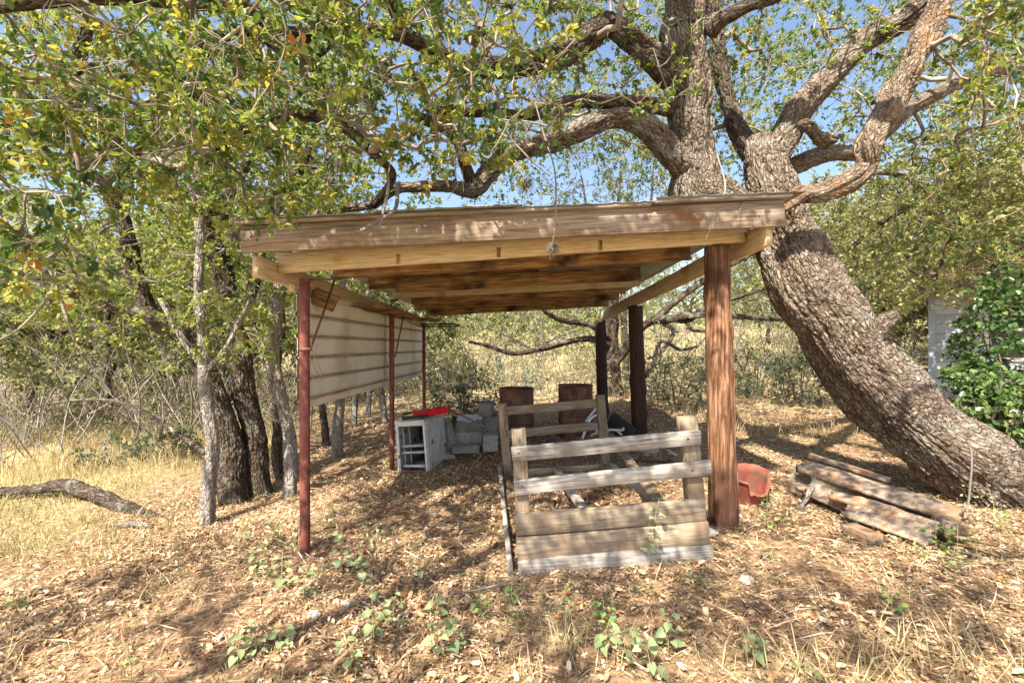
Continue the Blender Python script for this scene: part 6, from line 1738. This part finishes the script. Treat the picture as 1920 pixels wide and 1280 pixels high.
def weed(px, py, hp, kind, lab, lean=None):
    p = ground_at(px, py); d = p[1]
    h = hp / FPX * d * 1.2
    t = empty('weed', lab, 'weed', tuple(p), 'weeds in the leaf litter')
    lv = rng.normal(0, .16, 2) if lean is None else np.array(lean)
    st = np.array([[0, 0, -.01], [lv[0] * h * .3, lv[1] * h * .3, h * .5], [lv[0] * h, lv[1] * h, h]])
    c = catmull(st, max(.02, h / 8))
    V, F = tube_np(c, np.linspace(.0035, .0012, len(c)), 5)
    mesh_np('stem', V, F, M['stem'], t)
    if kind == 'heart':
        n, l0, l1, mat = int(rng.integers(8, 13)), 0.034, .068, M['leaf_weed']
    elif kind == 'bright':
        n, l0, l1, mat = int(rng.integers(12, 18)), .014, .030, M['leaf_weed_bright']
    else:
        n, l0, l1, mat = int(rng.integers(14, 20)), .022, .040, M['leaf_weed_bright'] if kind == 'green' else M['leaf_weed']
    for i in range(n):
        s = .25 + .75 * (i + rng.uniform(0, .8)) / n
        b = c[min(len(c) - 1, int(s * (len(c) - 1)))]
        a = i * 2.4 + rng.uniform(-.4, .4)
        L = rng.uniform(l0, l1) * (1.15 - .5 * s)
        wide = .018 + (0.035 if kind != 'heart' else .02) * rng.random()
        dirv = np.array([math.cos(a), math.sin(a), rng.uniform(-.9, .3)])
        bb = b + dirv * [wide, wide, .004]
        tb = round(float(np.clip(np.round(rng.normal(.5, .25) * 5) / 5, 0, 1)), 2)
        me = heart_leaf(mat, tb) if kind in ('heart', 'green') else single_leaf_mesh(mat, .6, tb)
        put_leaf(me, np.array(t.location) + bb, dirv, (rng.normal(0, .35), rng.normal(0, .35) - .25, 1), L, t)
for w_ in [
 (785, 1112, 92, 'heart', 'pale heart-leaved weed left of the bed frame, tallest of its patch'),
 (699, 1212, 100, 'heart', 'tall pale weed with round leaves in the bottom middle'),
 (735, 1180, 60, 'heart', 'pale weed right beside the tall round-leaved weed'),
 (660, 1262, 80, 'heart', 'pale weed at the bottom edge below the tall round-leaved weed'),
 (820, 1240, 70, 'heart', 'pale weed with pointed leaves at the bottom, left one of two'),
 (846, 1222, 55, 'heart', 'pale weed with pointed leaves at the bottom, right one of two'),
 (642, 1078, 70, 'heart', 'pale weed right of the near red post, leaning towards the bed frame'),
 (677, 1092, 45, 'heart', 'small pale weed right of the leaning pale weed'),
 (708, 1042, 60, 'small', 'feathery grey-green weed behind the small pale weed'),
 (686, 1022, 40, 'small', 'short grey-green weed under the carport edge'),
 (803, 958, 55, 'bright', 'yellow-green sprout in the sunlit patch under the carport'),
 (970, 1182, 42, 'bright', 'bright lime green sprout below the bed frame'),
 (886, 1100, 34, 'bright', 'small lime sprout left of the bed frame corner'),
 (959, 1130, 30, 'green', 'tiny green sprout in front of the bed frame corner'),
 (1047, 1165, 70, 'small', 'grey feathery weed before the middle of the bed frame'),
 (1072, 1220, 46, 'bright', 'yellow-green sprout within the dry pale tuft'),
 (1131, 1224, 60, 'heart', 'round-leaved weed at the bottom below the bed frame'),
 (1134, 1175, 56, 'green', 'bushy green weed below the bed frame'),
 (1163, 1255, 80, 'heart', 'leafy weed at the bottom edge right of the round-leaved weed'),
 (511, 1085, 66, 'small', 'grey-green weed left of the near red post foot'),
 (569, 1122, 50, 'heart', 'pale weed just below the near red post foot'),
 (525, 1214, 46, 'heart', 'low pale weed with three wide leaves at the lower left'),
 (606, 1096, 40, 'small', 'small grey weed right below the near red post'),
 (817, 1158, 40, 'heart', 'small pale weed between the tall weeds and the bed frame'),
 (901, 1154, 34, 'green', 'dark green sprout below the bed frame corner'),
 (1172, 1046, 56, 'heart', 'pale weed growing against the lowest board of the bed frame'),
 (1217, 1066, 112, 'heart', 'tall slender weed climbing before the boards of the bed frame'),
 (321, 1050, 40, 'bright', 'yellowish sprout in the sunny litter left of the pale sapling foot'),
 (346, 1078, 36, 'bright', 'yellow sprout on the sunny litter, second from the pale sapling'),
 (295, 1110, 26, 'bright', 'tiny lime sprout in the sunny litter at left'),
 (481, 1078, 50, 'heart', 'pale weed in the sunny litter left of the grey-green weed'),
 (528, 1108, 56, 'heart', 'pale spreading weed between the near red post and the lower left'),
 (456, 1015, 40, 'small', 'low grey weed behind the pale weeds left of the red post'),
 (510, 1022, 44, 'green', 'dark green weed close to the left of the red post'),
 (445, 1252, 66, 'heart', 'large-leaved weed at the bottom edge, lower left'),
 (481, 1232, 50, 'heart', 'wide-leaved weed beside the large-leaved weed, lower left'),
 (240, 1242, 36, 'bright', 'yellow-green sprout at the bottom left'),
 (612, 988, 44, 'green', 'green weed right behind the near red post'),
 (22, 1150, 70, 'heart', 'yellowish weed at the left edge above the yellow tuft'),
 (1318, 1104, 34, 'bright', 'lime green sprout right below the bed frame'),
 (1211, 1122, 30, 'bright', 'tiny bright sprout under the climbing weed'),
 (1252, 1226, 70, 'heart', 'pale round-leaved weed at the bottom right of the bed frame'),
 (1222, 1274, 80, 'heart', 'leafy weed cut by the bottom edge below the bed frame'),
 (1414, 1244, 50, 'heart', 'weed with one large green leaf before the straw tufts'),
 (1511, 1270, 46, 'bright', 'bright sprout among the straw at the bottom right'),
 (1672, 1148, 46, 'green', 'green weed below the rotten log on the shaded litter'),
 (1275, 1090, 30, 'small', 'tiny grey weed below the right end of the bed frame'),
 (1440, 1000, 66, 'green', 'bushy green weed in front of the broken red tub'),
 (1474, 990, 50, 'small', 'grey-green weed right of the bushy one by the tub'),
 (1447, 1054, 40, 'bright', 'yellow-green sprout between the tub and the grey stick'),
 (1755, 1032, 50, 'green', 'green leafy weed under the right end of the rotten log'),
 (1795, 1040, 60, 'green', 'lush green weed at the right end of the rotten log'),
 (1832, 1052, 50, 'bright', 'yellow-green weed right of the lush weed by the log'),
 (1780, 1072, 44, 'green', 'low green weed in front of the lush weed by the log'),
 (1714, 1042, 30, 'bright', 'tiny lime sprout before the rotten log'),
 (1740, 1056, 30, 'bright', 'small lime sprout beside the tiny one before the rotten log'),
 (1815, 960, 46, 'small', 'grey-green weed between the log and the oak trunk base'),
 (1866, 968, 50, 'small', 'pale grey weed against the base of the oak trunk'),
 (1880, 1000, 40, 'green', 'green weed at the foot of the oak near the right edge'),
 (722, 896, 40, 'green', 'low blue-green weed at the foot of the middle red post'),
 (1020, 815, 40, 'green', 'blue-green weed patch between the two drums'),
 (1340, 880, 60, 'green', 'green weed behind the front pole'),
 (560, 1030, 26, 'small', 'tiny weed touching the foot of the near red post')]:
    weed(*w_)
# small sapling twig before the oak trunk
branch('thin_sapling', [G_(1812, 3.75, -.02), P(1820, 900, 3.72), P(1822, 865, 3.7), P(1818, 835, 3.7), P(1800, 815, 3.68), P(1770, 800, 3.66)], [.008, .008, .007, .006, .004, .002], M['twig_grey'], 'thin bare sapling twig rising before the oak trunk base', 'sapling', 6, 0.04, .1)
